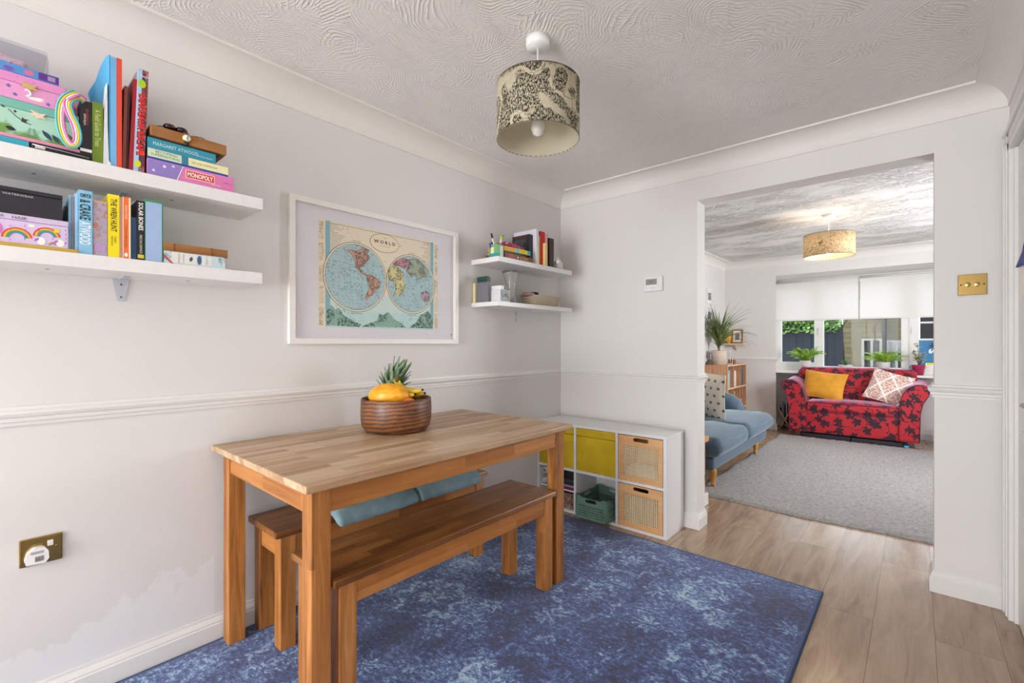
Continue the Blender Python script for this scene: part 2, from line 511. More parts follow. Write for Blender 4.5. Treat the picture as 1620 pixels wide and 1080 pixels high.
# ------------------------------------------------------------------ mesh building
class MB:
    def __init__(s):
        s.v = []; s.f = []; s.mi = []; s.sm = []; s.slot = 0; s.smooth = False
    def add(s, verts, faces, smooth=None):
        o = len(s.v)
        s.v += [tuple(v) for v in verts]
        for f in faces:
            s.f.append(tuple(i + o for i in f)); s.mi.append(s.slot)
            s.sm.append(s.smooth if smooth is None else smooth)
        return s
    def box(s, x0, x1, y0, y1, z0, z1):
        v = [(x, y, z) for x in (x0, x1) for y in (y0, y1) for z in (z0, z1)]
        return s.add(v, [(0, 1, 3, 2), (4, 6, 7, 5), (0, 4, 5, 1), (2, 3, 7, 6), (0, 2, 6, 4), (1, 5, 7, 3)], False)
    def rbox(s, x0, x1, y0, y1, z0, z1, r, bulge=(0, 0, 0), k=4, m=6):
        """rounded box; bulge pushes the middle of each pair of faces outwards"""
        lo = (x0, y0, z0); hi = (x1, y1, z1)
        c = [(a + b) / 2 for a, b in zip(lo, hi)]; h = [(b - a) / 2 for a, b in zip(lo, hi)]
        r = min(r, min(h) * .999)
        def samples(i):
            a = [-h[i] + r * (1 - math.cos(PI / 2 * j / k)) for j in range(k + 1)]
            mid = [-h[i] + r + (2 * h[i] - 2 * r) * j / m for j in range(1, m)]
            return a + mid + [-x for x in reversed(a)]
        S3 = [samples(i) for i in range(3)]
        idx = {}; V = []; F = []
        def vert(p):
            key = tuple(round(q, 6) for q in p)
            if key not in idx:
                idx[key] = len(V)
                q = [max(-h[i] + r, min(h[i] - r, p[i])) for i in range(3)]
                d = Vector([p[i] - q[i] for i in range(3)])
                if d.length > 1e-9: d = d.normalized() * r
                w = [q[i] + d[i] for i in range(3)]
                t = [w[i] / h[i] for i in range(3)]
                for i in range(3):
                    if bulge[i]:
                        a, b = [t[j] for j in range(3) if j != i]
                        w[i] += bulge[i] * t[i] * max(0, 1 - a * a) * max(0, 1 - b * b)
                V.append(tuple(w[i] + c[i] for i in range(3)))
            return idx[key]
        for ax in range(3):
            u, w = [i for i in range(3) if i != ax]
            for sg in (-1, 1):
                for i in range(len(S3[u]) - 1):
                    for j in range(len(S3[w]) - 1):
                        q = []
                        for a, b in ((i, j), (i + 1, j), (i + 1, j + 1), (i, j + 1)):
                            p = [0, 0, 0]; p[ax] = sg * h[ax]; p[u] = S3[u][a]; p[w] = S3[w][b]
                            q.append(vert(p))
                        if (sg > 0) == (ax == 1): q.reverse()
                        if len(set(q)) > 2: F.append(tuple(dict.fromkeys(q)))
        return s.add(V, F, True)
    def tube(s, pts, r, n=8, cap=True):
        pts = [Vector(p) for p in pts]
        rs = r if isinstance(r, (list, tuple)) else [r] * len(pts)
        V = []; F = []
        up = None
        for i, p in enumerate(pts):
            d = (pts[min(i + 1, len(pts) - 1)] - pts[max(i - 1, 0)]).normalized()
            if up is None:
                up = Vector((0, 0, 1)) if abs(d.z) < .9 else Vector((1, 0, 0))
            a = (up - d * up.dot(d))
            a = a.normalized() if a.length > 1e-6 else d.orthogonal().normalized()
            up = a
            b = d.cross(a)
            for j in range(n):
                t = 2 * PI * j / n
                V.append(p + (a * math.cos(t) + b * math.sin(t)) * rs[i])
        for i in range(len(pts) - 1):
            for j in range(n):
                k = (j + 1) % n
                F.append((i * n + j, i * n + k, (i + 1) * n + k, (i + 1) * n + j))
        if cap:
            F.append(tuple(reversed(range(n)))); F.append(tuple((len(pts) - 1) * n + j for j in range(n)))
        return s.add(V, F, True)
    def lathe(s, prof, n=32, c=(0, 0, 0), closed=False):
        V = []; F = []
        for r, z in prof:
            for j in range(n):
                t = 2 * PI * j / n
                V.append((c[0] + r * math.cos(t), c[1] + r * math.sin(t), c[2] + z))
        m = len(prof)
        for i in range(m if closed else m - 1):
            for j in range(n):
                k = (j + 1) % n; i2 = (i + 1) % m
                F.append((i * n + j, i * n + k, i2 * n + k, i2 * n + j))
        if not closed:
            if prof[0][0] > 1e-6: F.append(tuple(reversed(range(n))))
            if prof[-1][0] > 1e-6: F.append(tuple((m - 1) * n + j for j in range(n)))
        return s.add(V, F, True)
    def prism(s, poly, axis, d0, d1, holes=(), smooth=False):
        """2D polygon (with holes) in the plane across `axis`, extruded from d0 to d1"""
        def p3(p, d):
            return {'X': (d, p[0], p[1]), 'Y': (p[0], d, p[1]), 'Z': (p[0], p[1], d)}[axis]
        loops = [list(poly)] + [list(h) for h in holes]
        flat = [p for lp in loops for p in lp]
        tris = tessellate_polygon([[Vector((p[0], p[1], 0)) for p in lp] for lp in loops]) if (holes or len(poly) > 4) else [tuple(range(len(poly)))]
        n = len(flat)
        V = [p3(p, d0) for p in flat] + [p3(p, d1) for p in flat]
        F = [tuple(t) for t in tris] + [tuple(reversed([i + n for i in t])) for t in tris]
        s.add(V, F, False)
        V = []; F = []; o = 0
        V = [p3(p, d0) for p in flat] + [p3(p, d1) for p in flat]
        for lp in loops:
            m = len(lp)
            for i in range(m):
                j = (i + 1) % m
                F.append((o + i, o + j, o + j + n, o + i + n))
            o += m
        return s.add(V, F, smooth)
    def ball(s, c, r, n=16, m=10):
        if isinstance(r, (int, float)): r = (r, r, r)
        V = [(c[0], c[1], c[2] - r[2])]
        F = []
        for i in range(1, m):
            a = -PI / 2 + PI * i / m
            for j in range(n):
                t = 2 * PI * j / n
                V.append((c[0] + r[0] * math.cos(a) * math.cos(t), c[1] + r[1] * math.cos(a) * math.sin(t), c[2] + r[2] * math.sin(a)))
        V.append((c[0], c[1], c[2] + r[2]))
        for j in range(n):
            k = (j + 1) % n
            F.append((0, 1 + k, 1 + j))
            for i in range(m - 2):
                F.append((1 + i * n + j, 1 + i * n + k, 1 + (i + 1) * n + k, 1 + (i + 1) * n + j))
            F.append((1 + (m - 2) * n + j, 1 + (m - 2) * n + k, len(V) - 1))
        return s.add(V, F, True)
    def strip(s, pts, widths, side, th=.0006):
        """leaf or ribbon: a thin closed band along pts, `side` is the width direction"""
        V = []; F = []
        for i, p in enumerate(pts):
            p = Vector(p)
            d = (Vector(pts[min(i + 1, len(pts) - 1)]) - Vector(pts[max(i - 1, 0)])).normalized()
            sd = Vector(side[i] if isinstance(side, list) else side)
            sd = sd - d * sd.dot(d)
            sd = sd.normalized() if sd.length > 1e-6 else d.orthogonal().normalized()
            nn = d.cross(sd) * th
            w = widths[i]
            V += [p - sd * w + nn * 0, p + nn, p + sd * w, p - nn]
        for i in range(len(pts) - 1):
            for j in range(4):
                k = (j + 1) % 4
                F.append((i * 4 + j, i * 4 + k, i * 4 + 4 + k, i * 4 + 4 + j))
        F.append((3, 2, 1, 0)); e = (len(pts) - 1) * 4; F.append((e, e + 1, e + 2, e + 3))
        return s.add(V, F, True)
    def xform(s, mat, start=0):
        for i in range(start, len(s.v)): s.v[i] = tuple(mat @ Vector(s.v[i]))
        return s

def link(name, mb, mats, parent=None, off=(0, 0, 0), bevel=0, sub=0, weld=False):
    me = bpy.data.meshes.new(name)
    me.from_pydata([(v[0] - off[0], v[1] - off[1], v[2] - off[2]) for v in mb.v], [], mb.f)
    for m in (mats if isinstance(mats, (list, tuple)) else [mats]): me.materials.append(m)
    me.polygons.foreach_set('material_index', mb.mi)
    me.polygons.foreach_set('use_smooth', mb.sm)
    me.update()
    o = bpy.data.objects.new(name, me)
    COL.objects.link(o)
    if parent: o.parent = parent
    if bevel:
        b = o.modifiers.new('bevel', 'BEVEL'); b.width = bevel; b.segments = 2; b.limit_method = 'ANGLE'; b.angle_limit = .6
    if sub:
        b = o.modifiers.new('sub', 'SUBSURF'); b.levels = sub; b.render_levels = sub
    return o

def props(o, label=None, cat=None, group=None, kind=None):
    if label: o['label'] = label
    if cat: o['category'] = cat
    if group: o['group'] = group
    if kind: o['kind'] = kind
    return o

def thing(name, label, cat, loc=(0, 0, 0), rot=(0, 0, 0), group=None):
    o = bpy.data.objects.new(name, None)
    o.empty_display_size = .05
    o.location = loc
    o.rotation_euler = rot
    COL.objects.link(o)
    return props(o, label, cat, group)

def part(name, mb, mats, parent, label=None, world=True, **kw):
    """world=True: the mesh was built in room coordinates and the thing stands unrotated at its location"""
    off = (0, 0, 0)
    if world:
        p = parent
        while p: off = tuple(a + b for a, b in zip(off, p.location)); p = p.parent
    o = link(name, mb, mats, parent, off, **kw)
    if label: o['label'] = label
    return o

def solo(name, mb, mats, label, cat, group=None, rot=None, **kw):
    xs = [v[0] for v in mb.v]; ys = [v[1] for v in mb.v]; zs = [v[2] for v in mb.v]
    c = ((min(xs) + max(xs)) / 2, (min(ys) + max(ys)) / 2, min(zs))
    o = link(name, mb, mats, None, c, **kw)
    o.location = c
    if rot: o.rotation_euler = rot
    return props(o, label, cat, group)

def struct(name, mb, mats, label, **kw):
    o = link(name, mb, mats, **kw)
    return props(o, label, 'room structure', kind='structure')

def copy_tree(o, parent=None):
    c = o.copy()
    COL.objects.link(c)
    if parent: c.parent = parent
    for ch in list(o.children): copy_tree(ch, c)
    return c

def text_mb(body, bold=0.0):
    cu = bpy.data.curves.new('lettering', 'FONT')
    cu.body = body; cu.offset = bold; cu.resolution_u = 2
    ob = bpy.data.objects.new('lettering', cu)
    COL.objects.link(ob)
    dg = bpy.context.evaluated_depsgraph_get()
    dg.update()
    me = bpy.data.meshes.new_from_object(ob.evaluated_get(dg))
    v = [tuple(q.co) for q in me.vertices]; f = [tuple(p.vertices) for p in me.polygons]
    bpy.data.objects.remove(ob); bpy.data.curves.remove(cu); bpy.data.meshes.remove(me)
    return v, f

XP = (Vector((0, 1, 0)), Vector((0, 0, 1)), Vector((1, 0, 0)))      # level writing facing +x
XPV = (Vector((0, 0, -1)), Vector((0, 1, 0)), Vector((1, 0, 0)))    # writing that runs down a spine facing +x
YM = (Vector((1, 0, 0)), Vector((0, 0, 1)), Vector((0, -1, 0)))     # facing -y

def text(body, c, w, h, mat, parent, frame=XP, name='lettering', bold=.0, world=True, italic=0.0):
    """flat lettering fitted into w by h and centred at c"""
    v, f = text_mb(body, bold)
    if not v: return None
    x0 = min(p[0] for p in v); x1 = max(p[0] for p in v); y0 = min(p[1] for p in v); y1 = max(p[1] for p in v)
    X, Y, N = frame
    mb = MB()
    vv = []
    for p in v:
        b = ((p[1] - y0) / (y1 - y0) - .5) * h
        a = ((p[0] - x0) / (x1 - x0) - .5) * w + italic * b
        vv.append(Vector(c) + X * a + Y * b)
    mb.add(vv, f, False)
    return part(name, mb, mat, parent, world=world)

# ------------------------------------------------------------------ the room
H = 2.40; BY = 3.068; BY2 = 3.208; RX = 2.481; FY = 7.317; WY = 7.78; LRX = 3.35; RY = -3.0
struct('floor', MB().box(-.1, LRX + .1, RY - .1, WY + .15, -.1, 0), FLOOR, 'grey-brown oak plank floor running through both rooms')
struct('ceiling', MB().box(-.1, RX + .1, RY - .1, BY + .05, H, H + .1), CEIL, 'white swirled textured plaster ceiling of the dining room')
struct('ceiling_living', MB().box(-.1, LRX + .1, BY + .05, FY + .1, H, H + .1), CEIL2, 'heavily stippled white ceiling of the living room')
struct('wall_left', MB().box(-.1, 0, RY - .1, FY + .1, 0, H), WALL_L, 'off-white left wall with the framed map and shelves')
m = MB(); m.box(0, 1.085, BY, BY2, 0, H); m.box(2.228, LRX, BY, BY2, 0, H); m.box(1.085, 2.228, BY, BY2, 2.145, H)
struct('wall_back', m, WALL, 'off-white dividing wall with the wide opening to the living room')
# right wall with the door opening
m = MB(); m.box(RX, RX + .1, RY, 2.14, 0, H); m.box(RX, RX + .1, 2.95, BY, 0, H); m.box(RX, RX + .1, 2.14, 2.95, 2.06, H)
struct('wall_right', m, WALL, 'off-white right wall with a doorway')
m = MB(); m.box(-.1, .1, RY - .1, RY, 0, H); m.box(1.8, RX + .1, RY - .1, RY, 0, H); m.box(.1, 1.8, RY - .1, RY, 2.15, H)
struct('wall_front', m, WALL, 'off-white wall behind the viewer with the patio door opening')
m = MB(); m.box(.1, .16, RY - .08, RY - .02, 0, 2.15); m.box(1.74, 1.8, RY - .08, RY - .02, 0, 2.15); m.box(.92, .98, RY - .08, RY - .02, 0, 2.15)
m.box(.16, 1.74, RY - .08, RY - .02, 2.09, 2.15); m.box(.16, 1.74, RY - .08, RY - .02, 0, .06)
pd = struct('door_2', m, TRIM, 'white glazed patio doors behind the viewer')
part('pane', MB().box(.16, .92, RY - .055, RY - .05, .06, 2.09), GLASS, pd)
part('pane', MB().box(.98, 1.74, RY - .055, RY - .05, .06, 2.09), GLASS, pd)
# living room walls
m = MB(); m.prism([(-.1, FY), (.679, FY), (.57, WY + .02), (.57, WY + .12), (-.1, WY + .12)], 'Z', 0, H)
m.prism([(LRX + .1, FY), (2.62, FY), (2.72, WY + .02), (2.72, WY + .12), (LRX + .1, WY + .12)], 'Z', 0, H)
m.prism([(FY + .001, 2.16), (WY + .12, 2.13), (WY + .12, H), (FY + .001, H)], 'X', .45, 2.85)
m.box(.50, 2.80, WY, WY + .12, 0, .80)
struct('wall_far', m, WALL, 'off-white far wall of the living room around the window bay')
m = MB(); m.box(LRX, LRX + .1, BY, 4.5, 0, H); m.box(LRX, LRX + .1, 5.9, WY + .1, 0, H)
m.box(LRX, LRX + .1, 4.5, 5.9, 0, .95); m.box(LRX, LRX + .1, 4.5, 5.9, 2.1, H)  # opening added for the side fill
struct('wall_living_right', m, WALL, 'off-white right wall of the living room with an added window opening')

def along(prof, axis, a0, a1, wall, sgn):
    """skirting / rail / cove profile (depth, z) pushed along a wall"""
    mb = MB()
    pts = [(wall + sgn * d, z) for d, z in prof]
    if axis == 'y': mb.prism(pts, 'Y', a0, a1)      # profile in x,z
    else:
        mb.prism(pts, 'X', a0, a1)                   # profile in y,z
    return mb
SK = [(0, 0), (.018, 0), (.018, .068), (.015, .072), (.015, .078), (.011, .086), (.006, .094), (.005, .103), (0, .103)]
DD = [(0, .948), (.007, .949), (.007, .960), (.014, .963), (.014, .975), (.020, .979), (.024, .988), (.020, .996), (.010, 1.001), (.008, 1.010), (0, 1.012)]
CV = [(0, 2.29), (.006, 2.29), (.006, 2.30)] + [(.006 + .104 * (1 - math.cos(a * PI / 20)), 2.30 + .09 * math.sin(a * PI / 20)) for a in range(1, 11)] + [(.116, 2.39), (.116, H), (0, H)]
def join(*mbs):
    r = MB()
    for q in mbs: r.add(q.v, q.f, False)
    return r
def run(prof, axis, a0, a1, wall, sgn): return along(prof, axis, a0, a1, wall, sgn)
def mitred(prof, segs):
    """profile swept round a polyline of plan points; each seg: (x,y) corners, profile offset to the left of travel"""
    V = []; F = []; n = len(prof)
    P = [Vector((a, b)) for a, b in segs]
    for i, p in enumerate(P):
        d0 = (P[i] - P[i - 1]).normalized() if i else None
        d1 = (P[i + 1] - P[i]).normalized() if i < len(P) - 1 else None
        n0 = Vector((-d0.y, d0.x)) if d0 else None; n1 = Vector((-d1.y, d1.x)) if d1 else None
        if n0 and n1:
            b = (n0 + n1); b = b / b.length; k = 1 / max(.3, b.dot(n0)); nn = b * k
        else: nn = n0 or n1
        for d, z in prof: V.append((p.x + nn.x * d, p.y + nn.y * d, z))
    for i in range(len(P) - 1):
        for j in range(n):
            k = (j + 1) % n
            F.append((i * n + j, i * n + k, (i + 1) * n + k, (i + 1) * n + j))
    F.append(tuple(range(n))); F.append(tuple((len(P) - 1) * n + j for j in reversed(range(n))))
    return MB().add(V, F, False)
E_ = .0005
# travel direction keeps the room on the left hand side
left_path = [(1.085, BY2 - .002), (1.085, BY), (0, BY), (0, RY)]
right_path = [(RX, 2.99), (RX, BY), (2.228, BY), (2.228, BY2 - .002)]
struct('baseboard_left', mitred(SK, left_path), TRIM, 'white moulded skirting board along the left and back walls')
struct('baseboard_right', mitred(SK, [(RX, 3.05)] + right_path[1:]), TRIM, 'white moulded skirting board on the right pier')
struct('trim_1', mitred(DD, left_path), TRIM, 'white moulded dado rail along the left and back walls')
struct('trim_2', mitred(DD, [(RX, 3.05)] + right_path[1:]), TRIM, 'white moulded dado rail on the right pier')
struct('trim_3', mitred(CV, [(RX, RY), (RX, BY), (0, BY), (0, RY)]), COVE, 'white concave ceiling cove of the dining room')
struct('trim_4', mitred(CV, [(LRX, BY2), (LRX, FY), (0, FY), (0, BY2), (LRX - .01, BY2)]), COVE, 'white concave ceiling cove of the living room')
struct('baseboard_far', mitred(SK, [(.575, WY), (.679, FY), (0, FY), (0, BY2), (1.085, BY2)]), TRIM, 'white skirting board round the living room')
struct('trim_5', mitred(DD, [(.675, FY + .016), (.679, FY), (0, FY), (0, BY2), (1.085, BY2)]), TRIM, 'white dado rail round the living room')
struct('baseboard_bay', along(SK, 'x', .60, 2.70, WY, -1), TRIM, 'white skirting board in the window bay')

# door on the right wall
m = MB()
m.box(RX - .016, RX + .001, 2.95, 3.045, 0, 2.15); m.box(RX - .026, RX, 3.025, 3.045, 0, 2.15); m.box(RX - .021, RX, 2.985, 3.005, 0, 2.15)
m.box(RX - .016, RX + .001, 2.06, 2.14, 0, 2.15); m.box(RX - .016, RX + .001, 2.06, 3.045, 2.06, 2.15); m.box(RX - .026, RX, 2.05, 3.045, 2.13, 2.152); m.box(RX - .021, RX, 2.08, 3.0, 2.09, 2.11)
m.box(RX, RX + .1, 2.935, 2.95, 0, 2.06); m.box(RX, RX + .1, 2.14, 2.155, 0, 2.06)
struct('trim_6', m, TRIM, 'white moulded architrave round the door on the right wall', bevel=.003)
m = MB(); m.box(RX + .012, RX + .05, 2.157, 2.933, .01, 2.055)
dr = struct('door_1', m, TRIM, 'white panelled door standing shut in the right wall')
for (a, b, z0, z1) in ((2.25, 2.50, .2, .85), (2.59, 2.84, .2, .85), (2.25, 2.50, 1.05, 1.9), (2.59, 2.84, 1.05, 1.9)):
    part('door_panel', MB().box(RX + .006, RX + .013, a, b, z0, z1), TRIM, dr, bevel=.005)
h = MB(); h.tube([(RX + .012, 2.24, 1.0), (RX - .04, 2.24, 1.0), (RX - .045, 2.33, 1.0)], .009)
part('door_handle', h, BRASS, dr, label='brass lever handle')

# bay window
t = props(link('window_1', MB().box(.572, 2.715, WY - .005, WY + .07, 2.125, 2.135).box(.55, 2.74, WY - .01, WY + .07, .80, .865), TRIM), 'white framed bay window with half drawn roller blinds', 'room structure', kind='structure')
fr = MB()
fr.box(.55, .655, WY, WY + .07, .865, 2.14)                    # left jamb
fr.box(1.067, 1.179, WY - .006, WY + .07, .865, 2.14)          # mullion
fr.box(2.013, 2.09, WY - .006, WY + .07, .865, 2.14)
fr.box(2.09, 2.185, WY - .012, WY + .06, .93, 2.14)
fr.box(2.52, 2.74, WY, WY + .07, .865, 2.14)
fr.box(.655, 1.067, WY, WY + .06, .865, .941); fr.box(1.179, 2.013, WY, WY + .06, .865, .893); fr.box(2.185, 2.52, WY, WY + .06, .865, .937)
fr.box(.55, 2.74, WY, WY + .07, 2.06, 2.15)
fr.box(2.185, 2.52, WY + .01, WY + .04, 1.463, 1.485); fr.box(2.185, 2.52, WY + .01, WY + .04, 1.25, 1.272)
part('window_frame', fr, TRIM, t, bevel=.004)
part('pane', MB().box(.655, 1.067, WY + .028, WY + .034, .94, 2.07), GLASS, t)
part('pane', MB().box(1.179, 2.013, WY + .028, WY + .034, .89, 2.07), GLASS, t)
part('pane', MB().box(2.185, 2.52, WY + .028, WY + .034, .93, 2.07), GLASS, t)
for xx in (1.13, 2.12):
    hm = MB(); hm.box(xx - .006, xx + .006, WY - .03, WY - .005, 1.39, 1.43); hm.box(xx - .005, xx + .005, WY - .035, WY - .025, 1.33, 1.42)
    part('window_catch', hm, M('#d9d9da', .3), t)
sl = MB(); sl.box(.50, 2.80, WY - .27, WY + .01, .79, .82)
struct('window_sill', sl, TRIM, 'white window sill behind the red sofa', bevel=.006)
# window added in the unseen side wall to let the side fill in
m = MB(); m.box(LRX + .02, LRX + .08, 4.5, 5.9, .95, 1.01); m.box(LRX + .02, LRX + .08, 4.5, 5.9, 2.04, 2.1); m.box(LRX + .02, LRX + .08, 4.5, 4.56, .95, 2.1); m.box(LRX + .02, LRX + .08, 5.84, 5.9, .95, 2.1)
w2 = struct('added_window', m, TRIM, 'white side window added on the right of the living room for fill light')
part('pane', MB().box(LRX + .045, LRX + .05, 4.56, 5.84, 1.01, 2.04), GLASS, w2)

# roller blinds
for i, (a, b, lab) in enumerate(((.60, 1.578, 'wide white roller blind half drawn at the left of the bay window'), (1.594, 2.62, 'white roller blind half drawn at the right of the bay window'))):
    t = thing('roller_blind', lab, 'window blind', ((a + b) / 2, 7.70, 1.52), group='roller blinds in the bay')
    part('blind_cloth', MB().box(a, b, 7.699, 7.7015, 1.555, 2.10), BLIND, t)
    part('bottom_bar', MB().box(a, b, 7.694, 7.706, 1.535, 1.557), M('#e2e0dd', .5), t, bevel=.002)
    part('roller', MB().tube([(a, 7.70, 2.095), (b, 7.70, 2.095)], .016, 12), M('#cfcdca', .5), t)
    if i == 0:
        c = MB(); c.tube([(1.584, 7.69, 2.08), (1.585, 7.69, 1.50)], .0025, 6)
        part('pull_cord', c, M('#dcdcdc', .5), t)

# ------------------------------------------------------------------ outside the bay window
struct('ground', MB().box(-14, 16, 8.1, 34, -.5, -.42), M('#8d8c88', .9), 'grey driveway outside the window')
m = MB()
for i in range(29):
    x = -3.6 + i * .155
    m.box(x, x + .152, 13.0 + .008 * (i % 2), 13.02 + .008 * (i % 2), -.42, 1.50 + .09 * abs(math.sin((x + 3.6) * PI / 1.85)))
m.box(-3.6, .85, 13.02, 13.06, .1, .2); m.box(-3.6, .85, 13.02, 13.06, 1.2, 1.3)
solo('garden_fence', m, M('#161d26', .8), 'dark slate-blue board fence outside behind the window', 'fence')
t = thing('backing', 'added dark evergreen hedge standing behind the ivy and the board fence', 'backing', (-1.4, 13.9, -.42))  # added mass that darkens the bright gaps in the ivy and fence
m = MB(); m.rbox(-4.2, .72, 13.62, 14.3, -.42, 3.2, .3, (0, .1, .1), 3, 12)
for k in range(len(m.v)):
    x, y, z = m.v[k]; m.v[k] = (x + .06 * math.sin(z * 9 + y), y + .08 * math.sin(x * 7 + z * 5), z)
part('foliage', m, leaf_mat('backing_leaf', '#16240f', '#2c4418'), t)
t = thing('ivy', 'green ivy growing along the top of the dark board fence', 'climbing plant', (-1, 13.2, 1.3))
m = MB()
for i in range(5200):
    x = random.uniform(-3.7, .85); z = 1.46 + random.random() ** 1.3 * 1.0; y = random.uniform(12.9, 13.3)
    if z > 2.6: continue
    r = random.uniform(.03, .06)
    a = Vector((random.uniform(-1, 1), random.uniform(-1, .2), random.uniform(-1, 1))).normalized()
    b = a.orthogonal().normalized(); c = a.cross(b)
    p = Vector((x, y, z))
    m.add([p - b * r, p - c * r * .7, p + b * r * 1.1, p + c * r * .7], [(0, 1, 2, 3)])
part('leaves', m, IVY, t)
m = MB()
for i in range(9):
    x = -3.4 + i * .6
    m.tube([(x, 13.12, -.4), (x + .1, 13.15, .8), (x + .05, 13.2, 1.6), (x + .3, 13.25, 2.0)], [.03, .02, .015, .008], 6)
part('stems', m, M('#4a3a2a', .9), t)

STONE = NT('pale_brick')
_br = STONE.n('ShaderNodeTexBrick')
STONE.l(STONE.comb(STONE.sep(STONE.co())[0], STONE.sep(STONE.co())[2], 0), _br.inputs['Vector'])
for k_, v_ in (('Scale', 1), ('Mortar Size', .012), ('Brick Width', .45), ('Row Height', .15)): _br.inputs[k_].default_value = v_
_br.inputs['Color1'].default_value = lin('#857b5c'); _br.inputs['Color2'].default_value = lin('#6f6549'); _br.inputs['Mortar'].default_value = lin('#5f5943')
STONE.col(_br.outputs['Color']).set(Roughness=.9)
t = thing('neighbouring_house', 'pale brick house across the drive seen through the middle pane', 'house', (1.2, 17, -.42))
m = MB(); m.prism([(.50, -.42), (2.05, -.42), (2.05, 2.9), (1.3, 3.9), (.50, 2.9)], 'Y', 17, 21)
part('wall', m, STONE.m, t)
for a, b, z0, z1 in ((.95, 1.42, .2, 1.35), (1.52, 1.95, .3, 1.30), (.9, 1.6, 1.95, 2.5)):
    f = part('window', MB().box(a, b, 16.94, 17.0, z0, z1), M('#a9a79e', .5), t)
    part('pane', MB().box(a + .06, (a + b) / 2 - .03, 16.93, 16.95, z0 + .06, z1 - .06).box((a + b) / 2 + .03, b - .06, 16.93, 16.95, z0 + .06, z1 - .06), M('#2b2a2a', .1), f)
m = MB(); m.prism([(.3, 2.75), (1.3, 3.85), (2.25, 2.75), (2.25, 2.9), (1.3, 4.0), (.3, 2.9)], 'Y', 16.7, 21.2)
part('roof', m, M('#4b3b36', .9), t)
part('drainpipe', MB().tube([(1.47, 16.93, -.4), (1.47, 16.93, 3.2)], .05, 8), M('#2f2a26', .6), t)
solo('garage', MB().box(2.25, 6.5, 16, 20, -.42, 2.4).prism([(2.2, 2.4), (6.7, 2.4), (6.7, 2.65), (2.2, 2.8)], 'Y', 15.8, 20.2), M('#1f1b1c', .8), 'dark brick garage behind the blue van at the right pane', 'building')
t = thing('van', 'bright blue parked van seen through the right hand pane', 'vehicle', (3.2, 12.4, -.42))
m = MB(); m.prism([(2.05, -.1), (4.5, -.1), (4.5, 1.1), (4.2, 1.28), (2.2, 1.28), (2.06, 1.1)], 'Y', 12.4, 15.0)
part('body', m, M('#17506f', .25), t, bevel=.06)
part('windscreen', MB().prism([(2.35, 1.14), (4.3, 1.14), (4.2, 1.30), (2.45, 1.30)], 'Y', 12.36, 12.41), M('#1b2733', .1), t)
part('bumper', MB().box(2.2, 4.45, 12.3, 12.42, -.15, .12), M('#23272b', .5), t, bevel=.03)
npl = part('number_plate', MB().box(2.30, 2.54, 12.33, 12.40, .76, .82), M('#e0b32a', .4), t, label='yellow number plate')
text('60 2O', (2.42, 12.325, .79), .20, .05, BLACK, npl, YM)
text('60', (2.40, 12.355, 1.06), .11, .09, M('#e8e8e8', .5), t, YM)
for xx in (2.5, 4.1): part('wheel', MB().tube([(xx, 12.5, -.12), (xx, 12.72, -.12)], .3, 20), M('#1a1a1a', .8), t)

# ------------------------------------------------------------------ dining room: rug, table, benches
m = MB(); m.box(-.895, .895, -1.4, 1.4, 0, .009)
m.smooth = False
o = link('blue_rug', m, RUGB, bevel=.003)
o.location = (.925, 1.27, .0005)
props(o, 'large faded blue patterned rug under the dining table', 'rug')
part('edge_binding', MB().box(-.899, -.893, -1.404, 1.404, 0, .0095).box(.893, .899, -1.404, 1.404, 0, .0095).box(-.899, .899, 1.398, 1.404, 0, .0095).box(-.899, .899, -1.404, -1.398, 0, .0095),
     M('#2d4674', .85), o, world=False)
RZ = .010

def bench(name, label, x0, x1, y0, y1, h, top_t, leg, ap, inset, cat, group, topmat, arch=None):
    t = thing(name, label, cat, ((x0 + x1) / 2, (y0 + y1) / 2, RZ), group=group)
    tm = 'tabletop' if cat == 'table' else 'seat'
    m = MB(); m.box(x0, x1, y0, y1, h - top_t, h)
    part(tm, m, topmat, t, bevel=.004)
    li = inset
    for a in (x0 + li[0], x1 - li[0] - leg):
        for b in (y0 + li[1], y1 - li[1] - leg):
            part('leg', MB().box(a, a + leg, b, b + leg, RZ, h - top_t), OAK_Z, t, bevel=.003)
    z0 = h - top_t - ap
    for a in (x0 + li[0] + .006, x1 - li[0] - .006 - .022):
        part('apron', MB().box(a, a + .022, y0 + li[1] + leg, y1 - li[1] - leg, z0, h - top_t), OAK_Y, t, bevel=.002)
    for b in (y0 + li[1] + .006, y1 - li[1] - .006 - .022):
        part('apron', MB().box(x0 + li[0] + leg, x1 - li[0] - leg, b, b + .022, z0, h - top_t), OAK_X, t, bevel=.002)
    return t
bench('dining_table', 'long solid oak dining table with a worn pale top, standing by the map', .012, .846, .607, 1.978, .80, .024, .062, .082, (.034, .032), 'table', None, OAK_TOP)
bench('bench', 'oak bench with a worn glossy seat at the open side of the table', .515, .820, .708, 1.868, .48, .025, .060, .075, (.008, .020), 'bench', 'oak benches', OAK_BENCH)
bench('bench', 'oak bench between the table and the wall carrying blue cushions', .025, .310, .738, 1.905, .48, .025, .060, .088, (.010, .022), 'bench', 'oak benches', OAK_BENCH)

